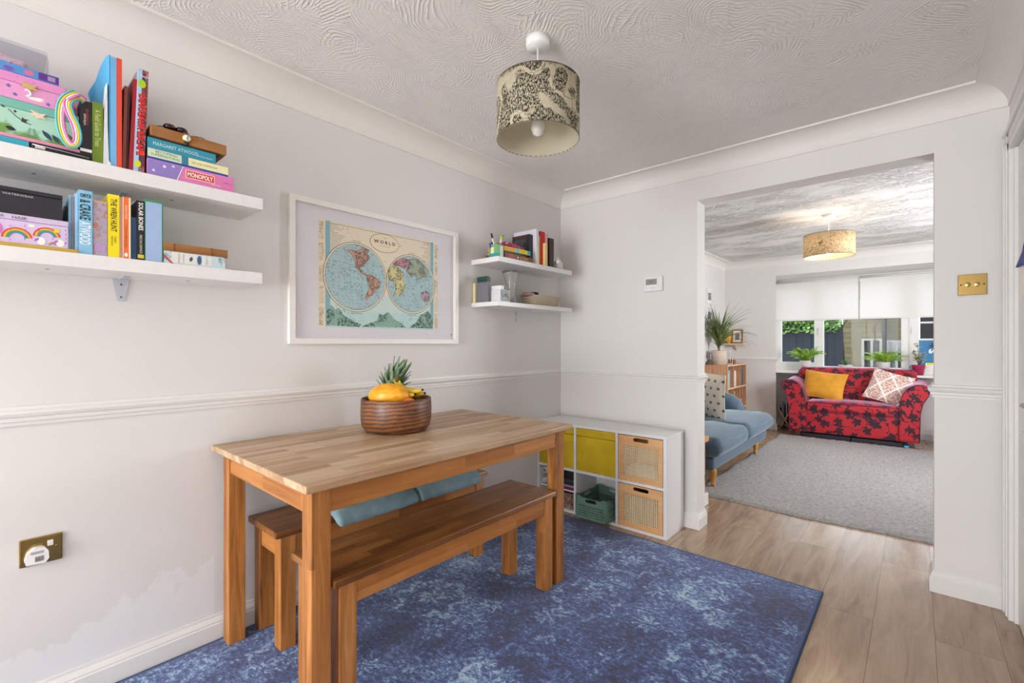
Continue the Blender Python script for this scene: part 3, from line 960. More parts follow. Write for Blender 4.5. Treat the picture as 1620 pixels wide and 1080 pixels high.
BLUEPAD = fabric('blue_seat_pad_cloth', '#8aa5aa', '#6f8e96', 260, .9, .2, .3)
for i, (a, b, lab) in enumerate(((.965, 1.378, 'pale blue padded seat cushion on the wall bench, nearer to the viewer'), (1.384, 1.80, 'pale blue padded seat cushion on the wall bench, farther from the viewer'))):
    t = thing('seat_cushion', lab, 'cushion', (.175, (a + b) / 2, .4805), group='seat pads on the wall bench')
    m = MB(); m.rbox(.015, .372, a, b, .4805, .530, .022, (0, .008, .012), 4, 10)
    for k in range(len(m.v)):
        x, y, z = m.v[k]
        w = .5 + .5 * math.cos((y - a) / (b - a) * 2 * PI * 4); w2 = .5 + .5 * math.cos((x - .015) / .31 * 2 * PI * 3)
        m.v[k] = (x + .004 * math.sin(y * 60), y, max(.4805, z - .008 * w * w2) - max(0, x - .316) * .75)
    part('pad', m, BLUEPAD, t)
    for u in (.25, .5, .75):
        for v in (.25, .5, .75): part('tuft', MB().ball((.015 + .30 * u, a + (b - a) * v, .537), (.007, .007, .003), 8, 6), M('#587d8a', .8), t)

# fruit bowl
BOWLM = NT('acacia_bowl_wood')
_p = BOWLM.co(); _x, _y, _z = BOWLM.sep(_p)
_d = BOWLM.vmath('LENGTH', BOWLM.comb(_x, BOWLM.math('ADD', _y, .02), BOWLM.math('MULTIPLY', BOWLM.math('SUBTRACT', _z, .34), 1.0)))
_n = BOWLM.noise(_p, 7, 4, .6)
_w = BOWLM.math('SINE', BOWLM.math('ADD', BOWLM.math('MULTIPLY', _d, 420), BOWLM.math('MULTIPLY', _n, 14)))
_f = BOWLM.math('ADD', BOWLM.math('MULTIPLY_ADD', _w, .15, .2), BOWLM.math('MULTIPLY', BOWLM.noise(_p, 14, 5), .6))
BOWLM.col(BOWLM.ramp(_f, [(.28, '#3f2417'), (.45, '#643b23'), (.6, '#80502f'), (.8, '#9c6b42')])).set(Roughness=.42)
t = thing('fruit_bowl', 'deep round wooden bowl filled with fruit on the dining table', 'bowl', (.300, 1.293, .8005))
m = MB(); m.lathe([(0, 0), (.125, 0), (.146, .010), (.158, .028), (.163, .055), (.164, .10), (.162, .152), (.159, .156), (.155, .155), (.153, .15), (.154, .10), (.150, .05), (.13, .025), (0, .018)], 48)
part('bowl_wall', m, BOWLM.m, t, world=False)
# camera-right direction on the table for placing the fruit: along the long diagonal of the room
R_ = Vector((.7524, .6587, 0)); F_ = Vector((-.6587, .7524, 0)); BC = Vector((.300, 1.293, 0))
MELON = NT('canary_melon_skin')
_q = BOWLM
_mx = MELON.sep(MELON.co())
_mn = MELON.noise(MELON.comb(MELON.math('MULTIPLY', _mx[0], .2), _mx[1], _mx[2]), 60, 4, .6)
MELON.col(MELON.ramp(_mn, [(.35, '#e08a0c'), (.5, '#f0a51a'), (.7, '#f6b83a')])).set(Roughness=.4)
MELON.bump(_mn, .25, .004)
m = MB(); m.ball((0, 0, 0), (.094, .062, .060), 32, 20)
for k in range(len(m.v)):
    x, y, z = m.v[k]; s = 1 - .10 * (x / .094) ** 2 * (1 if x < 0 else .4); m.v[k] = (x, y * s, z * s)
o = link('melon', m, MELON.m); p = BC + R_ * -.022 + F_ * -.055
o.location = (p.x, p.y, .9675); o.rotation_euler = (0, 0, math.atan2(R_.y, R_.x))
props(o, 'bright yellow canary melon lying in the wooden fruit bowl', 'fruit')
# pineapple
t = thing('pineapple', 'pineapple leaning in the bowl with its grey-green crown upwards', 'fruit', (.20, 1.25, .83))
ax = Vector((0, 0, 0))
b0 = BC + R_ * -.078 + F_ * .060 + Vector((0, 0, .885)); dirn = (R_ * .48 + Vector((0, 0, 1)) + F_ * .05).normalized()
b0 = b0 - R_ * .02
m = MB(); N_ = 14
side = dirn.orthogonal().normalized(); up2 = dirn.cross(side)
V = []; Fc = []
for i in range(N_ + 1):
    u = i / N_; rr = .052 * math.sin(PI * (.08 + .84 * u)) ** .45
    for j in range(24):
        a = 2 * PI * j / 24; bumpr = 1 + .06 * math.cos(a * 8 + i * PI) * (1 if i % 2 else -1)
        V.append(b0 + dirn * (-.055 + .165 * u) + (side * math.cos(a) + up2 * math.sin(a)) * rr * bumpr)
for i in range(N_):
    for j in range(24):
        k = (j + 1) % 24; Fc.append((i * 24 + j, i * 24 + k, (i + 1) * 24 + k, (i + 1) * 24 + j))
Fc.append(tuple(reversed(range(24)))); Fc.append(tuple(N_ * 24 + j for j in range(24)))
m.add(V, Fc, False)
part('fruit_body', m, multi_mat('pineapple_skin', [(.0, '#4e3d22'), (.42, '#7c6a3a'), (.55, '#a89a6a'), (.66, '#5f6a3c')], 60), t)
m = MB(); top = b0 + dirn * .10
rnd = random.Random(5)
for i in range(46):
    lay = i / 46
    a = i * 2.39996
    out = side * math.cos(a) + up2 * math.sin(a)
    L = .05 + .085 * lay if lay < .8 else .14
    spread = 1.25 - 1.05 * lay
    st = top + dirn * (.045 * lay) + out * (.022 * (1 - lay) + .006)
    d0 = (dirn * (.55 + lay) + out * spread).normalized()
    pts = []; p = st.copy(); d = d0.copy()
    for k in range(6):
        pts.append(p.copy()); p = p + d * L / 5
        d = (d + out * .10 * (1 - lay) * 1.4 + dirn * .04).normalized()
    wd = .017 + .004 * lay
    m.strip(pts, [wd * q for q in (.75, 1, .95, .75, .45, .05)], dirn.cross(out), .0022)
part('crown', m, LEAF_PINE, t)
# bananas
t = thing('banana_bunch', 'bunch of ripe bananas hanging over the rim of the fruit bowl', 'fruit', (.33, 1.33, .93))
BAN = NT('banana_skin'); BAN.col(BAN.ramp(BAN.noise(BAN.co(), 30, 4), [(.3, '#c9a51e'), (.5, '#e3c22c'), (.72, '#a9b52c')])).set(Roughness=.45)
stem = BC + R_ * .000 + F_ * .01 + Vector((0, 0, 1.045))
part('stem', MB().tube([stem + Vector((0, 0, .012)), stem, stem - Vector((0, 0, .018))], [.010, .0115, .009], 8), M('#5b4a22', .7), t)
for i, (rx, fx, zz) in enumerate(((.095, -.045, .975), (.125, -.02, .992), (.128, .02, .972), (.09, .05, .975))):
    e = BC + R_ * rx + F_ * fx + Vector((0, 0, zz))
    s0 = stem + R_ * (-.012 + .007 * i) - Vector((0, 0, .01))
    c1 = s0 + Vector((0, 0, -.045)) + R_ * .015; c2 = e + R_ * -.05 + Vector((0, 0, -.022))
    pts = []
    for k in range(11):
        u = k / 10
        pts.append(s0 * (1 - u) ** 3 + c1 * 3 * u * (1 - u) ** 2 + c2 * 3 * u * u * (1 - u) + e * u ** 3)
    bn = part('banana', MB().tube(pts, [.005, .006, .010, .0145, .017, .018, .018, .0172, .015, .010, .006], 7), BAN.m, t)
    part('tip', MB().tube([pts[-1], pts[-1] + (pts[-1] - pts[-2]).normalized() * .007], [.006, .005], 6), M('#2a2118', .8), bn)
m = MB(); p = BC + R_ * .075 + F_ * -.072; m.ball((p.x, p.y, .926), .036, 20, 14)
ORM = NT('orange_peel').col('#e8762a').set(Roughness=.45); ORM.bump(ORM.noise(ORM.co(), 300, 2), .3, .002)
solo('orange', m, ORM.m, 'orange just showing above the rim at the right of the bowl', 'fruit')

# ------------------------------------------------------------------ pendant lamp (off)
def pendant(name, label, cx, cy, rose_r, rad, z0, z1, smat, lit):
    t = thing(name, label, 'lamp', (cx, cy, z0))
    m = MB(); m.lathe([(0, H), (rose_r, H), (rose_r, H - .022), (rose_r * .93, H - .034), (0, H - .036)], 32, (cx, cy, 0))
    part('ceiling_rose', m, WHITE, t)
    part('flex', MB().tube([(cx, cy, H - .03), (cx, cy, z1 - .03)], .0035, 8), WHITE, t)
    m = MB(); m.lathe([(rad, z0), (rad, z1), (rad - .003, z1), (rad - .003, z0)], 64, (cx, cy, 0), closed=True)
    m.mi = [0 if (i // 64) == 0 else 1 for i in range(len(m.f))]
    sh = part('lamp_shade', m, [smat, SHADE_IN], t)
    for zz in (z0 + .002, z1 - .002):
        r = MB(); r.tube([(cx + (rad - .001) * math.cos(a), cy + (rad - .001) * math.sin(a), zz) for a in [2 * PI * k / 48 for k in range(49)]], .0022, 6, False)
        part('rim', r, M('#55493a', .7), sh)
    s = MB()
    for k in range(3):
        a = 2 * PI * k / 3 + .4
        s.tube([(cx + .02 * math.cos(a), cy + .02 * math.sin(a), z1 - .03), (cx + (rad - .002) * math.cos(a), cy + (rad - .002) * math.sin(a), z1 - .005)], .0015, 6)
    s.tube([(cx + .02 * math.cos(2 * PI * k / 16), cy + .02 * math.sin(2 * PI * k / 16), z1 - .03) for k in range(17)], .0016, 6, False)
    part('spider_ring', s, WHITE, sh)
    part('bulb_holder', MB().tube([(cx, cy, z1 - .02), (cx, cy, z1 - .085)], [.014, .018], 16), WHITE, t)
    b = MB(); b.lathe([(0, z0 + .015), (.018, z0 + .022), (.027, z0 + .045), (.024, z0 + .068), (.013, z0 + .088), (.013, z1 - .08)], 20, (cx, cy, 0))
    if lit:
        e = NT('lit_bulb'); e.b.inputs['Emission Color'].default_value = lin('#ffe0b0'); e.b.inputs['Emission Strength'].default_value = 14
        part('bulb', b, e.m, t)
        light('bulb_light', 'POINT', (cx, cy, (z0 + z1) / 2), (0, 0, 0), 6, (1.0, .80, .58), shadow_soft_size=.03)
    else:
        part('bulb', b, M('#e9e7e2', .2), t)
    return t
pendant('pendant_lamp', 'drum pendant lamp with a black on cream town map print over the dining table', 1.05, 1.425, .047, .161, 2.005, 2.220, SHADE, False)
pendant('pendant_lamp', 'lit drum pendant lamp with a tan map print in the living room', 1.551, 5.15, .052, .20, 2.012, 2.216, SHADE2, True)

# ------------------------------------------------------------------ framed map
t = thing('framed_map', 'large white framed antique world map hanging above the dado rail', 'picture', (0, 1.425, 1.21))
y0, y1, z0, z1 = .912, 1.938, 1.210, 1.895; fw = .026
m = MB(); m.prism([(y0, z0), (y1, z0), (y1, z1), (y0, z1)], 'X', .001, .026, holes=[[(y0 + fw, z0 + fw), (y1 - fw, z0 + fw), (y1 - fw, z1 - fw), (y0 + fw, z1 - fw)]])
part('frame', m, M('#e6e3de', .4), t, bevel=.0015)
part('mount_board', MB().box(.001, .006, y0 + fw, y1 - fw, z0 + fw, z1 - fw), M('#d8d5da', .8), t)
def flatp(poly, x, mat, parent, name, th=.0004, label=None):
    return part(name, MB().prism(poly, 'X', x, x + th), mat, parent, label=label)
def rect(a, b, c, d): return [(a, c), (b, c), (b, d), (a, d)]
def disc(c, r, n=64, rz=None): return [(c[0] + r * math.cos(2 * PI * i / n), c[1] + (rz or r) * math.sin(2 * PI * i / n)) for i in range(n)]
PAPER = print_mat('aged_map_paper', '#e2d8c2', '#b9a27c', 90, .62, width=.04)
SEA = print_mat('map_sea', '#adc8ca', '#6d8b98', 150, .56, width=.04, stretch=(1, .6, 1.3))
mp = flatp(rect(1.056, 1.786, 1.292, 1.812), .0065, PAPER, t, 'printed_map')
flatp(rect(1.089, 1.754, 1.292, 1.380), .007, print_mat('map_foot_sea', '#b9d6d3', '#7fa6a6', 60, .6), mp, 'foot_sea')
flatp(rect(1.089, 1.754, 1.380, 1.47), .0069, print_mat('map_mid_sea', '#c6d9d3', '#93b0ac', 60, .62), mp, 'middle_sea')
for a, b in ((1.089, 1.113), (1.732, 1.754)):
    flatp(rect(a, b, 1.32, 1.808), .0072, M('#82b0bd', .8), mp, 'blue_side_band')
for a, b in ((1.058, 1.080), (1.764, 1.784)):
    mm = MB()
    for i in range(5): mm.prism(rect(a, b, 1.30 + i * .104, 1.385 + i * .104), 'X', .0072, .0075)
    part('printed_table', mm, print_mat('tiny_print', '#ddd0b4', '#a3916f', 160, .52), mp)
INKB = M('#4c4236', .8)
ln = MB(); rr = random.Random(3)
for i in range(26):
    z = 1.795 - i * .0095
    ln.prism(rect(1.115, 1.135 + rr.random() * .07 * (1 - i / 40), z, z + .0014), 'X', .0072, .0075)
    ln.prism(rect(1.73 - .02 - rr.random() * .06 * (1 - i / 50), 1.73, z, z + .0014), 'X', .0072, .0075)
ln.prism(rect(1.115, 1.73, 1.800, 1.8015), 'X', .0072, .0075)
part('river_chart_line', ln, INKB, mp)
for c, r in (((1.254, 1.550), .178), ((1.598, 1.547), .168)):
    flatp(disc(c, r), .0076, INKB, mp, 'globe_outline')
    flatp(disc(c, r - .0025), .0079, PAPER, mp, 'globe_margin')
    flatp(disc(c, r - .010), .0082, INKB, mp, 'globe_rim')
    flatp(disc(c, r - .0115), .0085, SEA, mp, 'sea')
    g = MB()
    for k in range(-4, 5):
        rx_ = abs(k) / 5 * (r - .012)
        if k == 0: continue
        pts = [(.0092, c[0] + (rx_ if k > 0 else -rx_) * math.cos(a), c[1] + (r - .012) * math.sin(a)) for a in [(-PI / 2 + PI * j / 20) for j in range(21)]]
        g.tube(pts, .0003, 4)
        zz = c[1] + k / 5 * (r - .012); hw = math.sqrt(max(0, (r - .012) ** 2 - (zz - c[1]) ** 2))
        g.tube([(.0092, c[0] - hw, zz), (.0092, c[0] + hw, zz)], .0003, 4)
    part('grid_line', g, M('#7d98a5', .8), mp)
LANDS = dict(
 american_land=('#c9a08c', [[(1.201, 1.679), (1.219, 1.688), (1.244, 1.683), (1.282, 1.697), (1.307, 1.681), (1.33, 1.664), (1.32, 1.645), (1.307, 1.635), (1.298, 1.613), (1.282, 1.608), (1.272, 1.598), (1.282, 1.585), (1.301, 1.576), (1.32, 1.566), (1.307, 1.563), (1.288, 1.571), (1.263, 1.589), (1.247, 1.601), (1.247, 1.621), (1.238, 1.651), (1.219, 1.668)],
  [(1.282, 1.711), (1.305, 1.705), (1.327, 1.697), (1.314, 1.682), (1.298, 1.688)],
  [(1.314, 1.566), (1.333, 1.574), (1.36, 1.562), (1.393, 1.542), (1.387, 1.511), (1.36, 1.485), (1.343, 1.466), (1.32, 1.45), (1.31, 1.435), (1.302, 1.446), (1.314, 1.476), (1.327, 1.5), (1.323, 1.523), (1.31, 1.542)]]),
 european_land=('#cf9aa2', [[(1.47, 1.647), (1.499, 1.672), (1.543, 1.687), (1.58, 1.683), (1.577, 1.654), (1.55, 1.629), (1.521, 1.638), (1.484, 1.64)]]),
 african_land=('#d8d29a', [[(1.443, 1.612), (1.449, 1.626), (1.484, 1.636), (1.517, 1.622), (1.539, 1.6), (1.535, 1.562), (1.554, 1.545), (1.539, 1.5), (1.513, 1.474), (1.491, 1.475), (1.488, 1.521), (1.477, 1.55), (1.449, 1.559), (1.442, 1.581)]]),
 asian_land=('#a2b09c', [[(1.584, 1.687), (1.634, 1.695), (1.682, 1.664), (1.715, 1.639), (1.706, 1.599), (1.666, 1.595), (1.634, 1.572), (1.619, 1.602), (1.596, 1.587), (1.573, 1.604), (1.558, 1.621), (1.58, 1.655)]]),
 australian_land=('#b9a4b4', [[(1.662, 1.504), (1.698, 1.52), (1.727, 1.503), (1.723, 1.47), (1.698, 1.449), (1.666, 1.472)]]))
for nm, (c, polys) in LANDS.items():
    lm = print_mat('map_' + nm, c, '#5d4c42', 170, .50, width=.05)
    mm = MB(); me_ = MB()
    for p in polys:
        mm.prism(p, 'X', .0094, .0097)
        me_.tube([(.0096, a, b) for a, b in p + [p[0]]], .0007, 4, False)
    q = part(nm, mm, lm, mp); part('coastline', me_, INKB, q)
GREENM = print_mat('map_mountains', '#8fb3a4', '#2c463f', 110, .50, width=.05)
for p in ([(1.093, 1.301), (1.096, 1.371), (1.119, 1.4), (1.142, 1.379), (1.159, 1.391), (1.183, 1.354), (1.213, 1.338), (1.244, 1.322), (1.282, 1.309), (1.269, 1.297)],
          [(1.282, 1.298), (1.327, 1.316), (1.373, 1.333), (1.387, 1.369), (1.414, 1.364), (1.442, 1.384), (1.463, 1.36), (1.484, 1.343), (1.528, 1.323), (1.558, 1.301)],
          [(1.58, 1.301), (1.634, 1.336), (1.658, 1.375), (1.69, 1.39), (1.715, 1.404), (1.748, 1.36), (1.749, 1.299)]):
    flatp(p, .0076, GREENM, mp, 'mountain_drawing')
flatp(disc((1.421, 1.750), .090, 48, .050), .0076, INKB, mp, 'title_oval')
flatp(disc((1.421, 1.750), .0878, 48, .048), .0080, M('#e6d9be', .8), mp, 'title_oval_field')
text('W O R L D', (.0086, 1.421, 1.754), .134, .018, INKB, mp, bold=.03)
text('THE', (.0086, 1.421, 1.778), .018, .006, INKB, mp)
text('on the globular projection', (.0086, 1.421, 1.733), .075, .005, INKB, mp)
text('WESTERN', (.0078, 1.254, 1.7345), .05, .005, INKB, mp); text('HEMISPHERE', (.0078, 1.254, 1.3655), .07, .005, INKB, mp)
text('EASTERN', (.0078, 1.598, 1.722), .04, .005, INKB, mp); text('HEMISPHERE', (.0078, 1.598, 1.3715), .06, .005, INKB, mp)
flatp(disc((1.895, 1.266), .004, 16), .0066, BLACK, t, 'ink_mark')
flatp([(1.888, 1.252), (1.894, 1.262), (1.896, 1.260)], .0066, BLACK, t, 'ink_mark')
part('glazing', MB().box(.0165, .018, y0 + fw - .002, y1 - fw + .002, z0 + fw - .002, z1 - fw + .002), PICGLASS, t)

# ------------------------------------------------------------------ sockets, switch, thermostat
t = thing('wall_socket', 'brass wall socket with a white plug-in low on the left wall', 'socket', (0, .122, .49))
part('face_plate', MB().box(.0005, .007, .073, .173, .491, .580), BRASS, t, bevel=.003)
part('rocker_switch', MB().box(.007, .011, .137, .151, .545, .563), WHITE, t, bevel=.001)
for zz in (.552,): part('screw', MB().tube([(.007, .159, .54), (.0085, .159, .54)], .004, 10), BRASS, t)
m = MB(); m.prism([(.088, .501), (.132, .499), (.140, .512), (.139, .535), (.128, .551), (.105, .552), (.090, .537), (.084, .515)], 'X', .007, .028)
pl = part('plug_in', m, WHITE, t, label='white plug-in device', bevel=.005)
flatp(rect(.098, .128, .533, .541), .0282, M('#9fa3ac', .6), pl, 'sticker')
bc = MB()
for i in range(7): bc.prism(rect(.108 + i * .003, .1095 + i * .003, .508, .524), 'X', .0282, .0285)
part('barcode', bc, BLACK, pl)
t = thing('light_switch', 'square brass double dimmer switch on the right pier', 'switch', (2.3605, BY, 1.438))
part('face_plate', MB().box(2.311, 2.410, BY - .007, BY - .0005, 1.440, 1.538), BRASS, t, bevel=.002)
for xx in (2.345, 2.376):
    part('dimmer_knob', MB().tube([(xx, BY - .007, 1.489), (xx, BY - .020, 1.489)], [.0105, .0095], 20), BRASS, t, bevel=.001)
for xx in (2.322, 2.399):
    part('screw', MB().tube([(xx, BY - .007, 1.489), (xx, BY - .0082, 1.489)], .004, 10), M('#8b6f2e', .4, 1.0), t)
t = thing('thermostat', 'white wall thermostat with a small grey display on the back wall', 'thermostat', (.79, BY, 1.568))
part('housing', MB().box(.722, .858, BY - .024, BY - .0005, 1.572, 1.675), WHITE, t, bevel=.006)
dsp = part('display', MB().box(.740, .820, BY - .0255, BY - .024, 1.618, 1.658), M('#8f9384', .3), t)
text('20.5', (.780, BY - .0258, 1.639), .034, .018, M('#4a4d44', .5), dsp, YM)
text('Honeywell', (.785, BY - .0243, 1.596), .035, .006, M('#8d8d90', .5), t, YM)

# blue star hanging on the door
m = MB()
pts = [(2.85, 1.530), (2.69, 1.572), (2.60, 1.640), (2.66, 1.585), (2.60, 1.555), (2.50, 1.57), (2.58, 1.515), (2.52, 1.44), (2.60, 1.49), (2.69, 1.528)]
m.prism(pts, 'X', RX - .006, RX + .004)
solo('door_star', m, M('#15308a', .6), 'bright blue pointed star hanging on the white door at right edge', 'decoration')

# ------------------------------------------------------------------ floating shelves
def float_shelf(label, y0, y1, d, z0, z1, group, brk, holes):
    t = thing('floating_shelf', label, 'shelf', (0, (y0 + y1) / 2, z0), group=group)
    part('board', MB().box(.0005, d, y0, y1, z0, z1), SHELFW, t, bevel=.0012)
    for by in brk:
        w_ = 1.0 if y1 < 1 else .35
        m = MB(); m.prism([(by - .024 * w_, z0 - .002), (by + .024 * w_, z0 - .002), (by + .010 * w_, z0 - .08), (by - .010 * w_, z0 - .08)], 'X', .001, .004)
        m.box(.001, .11, by - .010, by + .010, z0 - .003, z0 - .0003)
        b = part('bracket', m, M('#c3c8d0', .4, .3), t)
        for zz in (z0 - .02, z0 - .065): part('screw', MB().tube([(.004, by, zz), (.0055, by, zz)], .0035, 8), M('#6b6e72', .4, .8), b)
    for hy in holes:
        part('plug_hole', MB().tube([(.12, hy, z0 + .0005), (.12, hy, z0 - .0008)], .005, 10), M('#6f7280', .8), t)
    return t
float_shelf('upper of the two long white shelves, above the left wall', -.80, .718, .240, 1.734, 1.777, 'long floating shelves', (.320,), (.10, .45))
float_shelf('lower of the two long white shelves, above the left wall', -.80, .716, .240, 1.444, 1.487, 'long floating shelves', (.325,), (.13, .50))
float_shelf('upper of the two short white shelves in the corner', 2.070, 2.873, .240, 1.716, 1.748, 'short floating shelves', (2.50,), (2.36, 2.55))
float_shelf('lower of the two short white shelves in the corner', 2.070, 2.873, .240, 1.444, 1.472, 'short floating shelves', (2.51,), (2.45,))

# ------------------------------------------------------------------ books and boxes
def book(label, col, x0, x1, y0, y1, z0, z1, lie=False, group=None, name='book', cat='book', pages=PAGE, tilt=0, tilty=0, cover=None):
    t = thing(name, label, cat, ((x0 + x1) / 2, (y0 + y1) / 2, z0), group=group)
    cm = cover or (M(col, .45) if isinstance(col, str) else col)
    k = .0022 if (z1 - z0 if lie else y1 - y0) > .008 else .001
    m = MB(); p = MB()
    if lie:
        m.box(x0, x1, y0, y1, z0, z0 + k); m.box(x0, x1, y0, y1, z1 - k, z1); m.box(x1 - k, x1, y0, y1, z0 + k, z1 - k)
        p.box(x0 + .004, x1 - k, y0 + .003, y1 - .003, z0 + k, z1 - k)
    else:
        m.box(x0, x1, y0, y0 + k, z0, z1); m.box(x0, x1, y1 - k, y1, z0, z1); m.box(x1 - k, x1, y0 + k, y1 - k, z0, z1)
        p.box(x0 + .004, x1 - k, y0 + k, y1 - k, z0 + .003, z1 - .003)
    part('cover', m, cm, t); part('pages', p, pages, t)
    if tilt: t.rotation_euler.x = tilt
    if tilty: t.rotation_euler.y = tilty
    return t
def crate(label, mat, x0, x1, y0, y1, z0, z1, lid=0.0, lidmat=None, group=None, name='box', cat='box', bevel=.0015, tilt=0):
    t = thing(name, label, cat, ((x0 + x1) / 2, (y0 + y1) / 2, z0), group=group)
    zl = z1 - lid
    part('body', MB().box(x0, x1, y0, y1, z0, zl - (.0008 if lid else 0)), mat, t, bevel=bevel)
    if lid: part('lid', MB().box(x0 - .0005, x1 + .0005, y0 - .0005, y1 + .0005, zl, z1), lidmat or mat, t, bevel=bevel)
    if tilt: t.rotation_euler.x = tilt
    return t
S1 = 1.7772; S2 = 1.4872; XF = .225
GU = 'books on the upper long shelf'; GL = 'books on the lower long shelf'
WH = M('#f1efe8', .5); CREAM = M('#e9e2c2', .5); RED = M('#d8232a', .45); GOLD = M('#d9b64a', .3, .8)

# upper shelf, left to right
t = book('turquoise paperback lying flat at the left under the jewellery boxes', '#2fa3bd', .05, .232, -.20, .085, S1, 1.795, True, GU)
t = crate('black zipped pencil case lying at the front of the top shelf', M('#1c1b1d', .7), .10, .236, .088, .218, S1, 1.797, name='pencil_case', cat='case', bevel=.006)
part('zip', MB().tube([(.237, .092, 1.789), (.2375, .15, 1.788), (.2365, .214, 1.785)], .0016, 6), STEEL, t)
part('case_label', MB().box(.236, .2375, .097, .118, 1.780, 1.790), M('#c9c4c8', .5), t, label='pale printed label')
# jungle jewellery box
JUN = NT('jungle_print'); _c = JUN.co(); _zz = JUN.sep(_c)[2]
JUN.col(JUN.mix(JUN.ramp(JUN.math('ADD', JUN.noise(_c, 22, 4), JUN.math('MULTIPLY', _zz, -7)), [(.28, 0.0), (.42, 1.0)]), '#a9d5c2', '#6f9a4e')).set(Roughness=.4)
t = thing('jewellery_box', 'green jewellery box with jungle leaves, second from the shelf board', 'box', (.13, .02, 1.7965))
part('base_rim', MB().box(.03, .229, -.12, .194, 1.7965, 1.807), M('#e08fae', .5), t, label='pink base rim', bevel=.002)
part('body', MB().box(.035, .222, -.115, .190, 1.807, 1.884), JUN.m, t)
part('lid', MB().box(.033, .2235, -.117, .192, 1.885, 1.910), M('#74b6a8', .45), t, bevel=.002)
LFD = M('#274a5c', .5); LFG = M('#3f7a3c', .5); LFO = M('#c9803a', .5)
def leafpoly(c, L, w, a, n=8):
    pts = []
    for i in range(n + 1):
        u = i / n; pts.append((u * L, w * math.sin(PI * u)))
    for i in range(n - 1, 0, -1):
        u = i / n; pts.append((u * L, -w * math.sin(PI * u)))
    return [(c[0] + x * math.cos(a) - y * math.sin(a), c[1] + x * math.sin(a) + y * math.cos(a)) for x, y in pts]
for c, L, w, a, mt in (((.135, 1.815), .035, .006, 2.3, LFD), ((.150, 1.812), .028, .006, 2.2, LFD), ((.06, 1.822), .022, .006, 2.9, M('#1f2d2c', .5)), ((.165, 1.82), .018, .003, 1.2, LFO), ((.158, 1.82), .016, .003, 1.7, LFO), ((.175, 1.825), .025, .007, 1.9, LFG), ((.188, 1.812), .02, .005, 1.7, LFG)):
    flatp(leafpoly(c, L, w, a), .2222, mt, t, 'painted_leaf')
f = MB()
for i in range(6):
    a = 1.2; f.prism(leafpoly((.092, 1.812 + i * .0045), .018 - i * .002, .0012, .45), 'X', .2222, .2225); f.prism(leafpoly((.092, 1.812 + i * .0045), .018 - i * .002, .0012, PI - .45), 'X', .2222, .2225)
part('painted_fern', f, M('#4f7b50', .5), t)
f = MB(); f.tube([(.2225, .045, 1.878), (.2225, .06, 1.862), (.2225, .075, 1.852), (.2225, .09, 1.848)], .0009, 5); f.prism(leafpoly((.040, 1.880), .012, .002, 2.8), 'X', .2222, .2226); f.prism(leafpoly((.058, 1.872), .008, .003, 1.5), 'X', .2222, .2226)
f.prism([(.070, 1.851), (.082, 1.849), (.080, 1.856), (.086, 1.861), (.076, 1.860), (.072, 1.864)], 'X', .2222, .2227)
part('painted_branch', f, M('#3d332c', .5), t)
part('clasp', MB().prism([(.088, 1.892), (.106, 1.886), (.122, 1.889), (.114, 1.880), (.121, 1.872), (.108, 1.873), (.102, 1.870), (.097, 1.876), (.086, 1.878), (.094, 1.884)], 'X', .2236, .226), M('#e8d9c0', .3, .3), t, label='pale metal clasp')
# swan jewellery box
SWM = NT('pink_confetti'); SWM.col(SWM.mix(SWM.math('LESS_THAN', SWM.vor(SWM.co(), 75), .11), '#dd8fc6', '#9a5f9f')).set(Roughness=.4)
t = thing('jewellery_box', 'pink jewellery box with a white swan on top of the green jungle one', 'box', (.13, .01, 1.9107))
part('body', MB().box(.035, .222, -.13, .162, 1.9107, 1.958), M('#e29ccb', .4), t)
part('lid', MB().box(.033, .2235, -.132, .164, 1.959, 1.985), SWM.m, t, bevel=.002)
part('clasp', MB().prism([(.070, 1.968), (.088, 1.963), (.104, 1.965), (.097, 1.957), (.104, 1.949), (.092, 1.950), (.086, 1.946), (.080, 1.953), (.068, 1.955), (.076, 1.961)], 'X', .2236, .226), M('#d9c07a', .25, .6), t, label='gold metal clasp')
f = MB(); f.tube([(.2228, .082, 1.928), (.2228, .090, 1.935), (.2228, .088, 1.944), (.2228, .081, 1.947), (.2228, .077, 1.943)], [.0028, .0026, .0022, .0026, .001], 6)
f.prism([(.078, 1.930), (.088, 1.922), (.104, 1.921), (.118, 1.927), (.110, 1.929), (.120, 1.933), (.100, 1.932), (.088, 1.929)], 'X', .2221, .2227)
part('painted_swan', f, WH, t)
f = MB()
for yy, zz in ((.045, 1.945), (.058, 1.925), (.125, 1.921), (.146, 1.935), (.15, 1.921)):
    for k in range(5): f.prism(leafpoly((yy, zz), .006, .0015, k * 1.257), 'X', .2222, .2225)
part('painted_flower', f, M('#6a63b0', .5), t)
# game box with clear box on top
t = crate('flat purple and blue game box lying on the pink jewellery box', M('#4f8fd0', .4), .05, .224, -.17, .148, 1.9855, 2.010, name='game_box', cat='game box')
flatp(rect(.105, .147, 1.987, 2.008), .2243, M('#5a2a86', .4), t, 'purple_panel')
flatp(rect(.124, .140, 1.991, 2.004), .2247, M('#a58fb0', .5), t, 'small_panel')
flatp(disc((.086, 1.997), .011, 20, .007), .2245, M('#d86a8e', .5), t, 'pink_blob'); flatp(disc((.045, 1.994), .010, 20, .006), .2245, M('#7f4fb0', .5), t, 'pink_blob')
t = thing('clear_box', 'clear plastic box of bangles on top of the left pile', 'box', (.12, .0, 2.011))
m = MB(); m.rbox(.045, .205, -.12, .128, 2.011, 2.078, .014, (0, 0, 0), 3, 3)
part('shell', m, CLEAR, t)
part('lid', MB().rbox(.040, .210, -.125, .125, 2.066, 2.082, .006, (0, 0, 0), 2, 2), CLEAR, t)
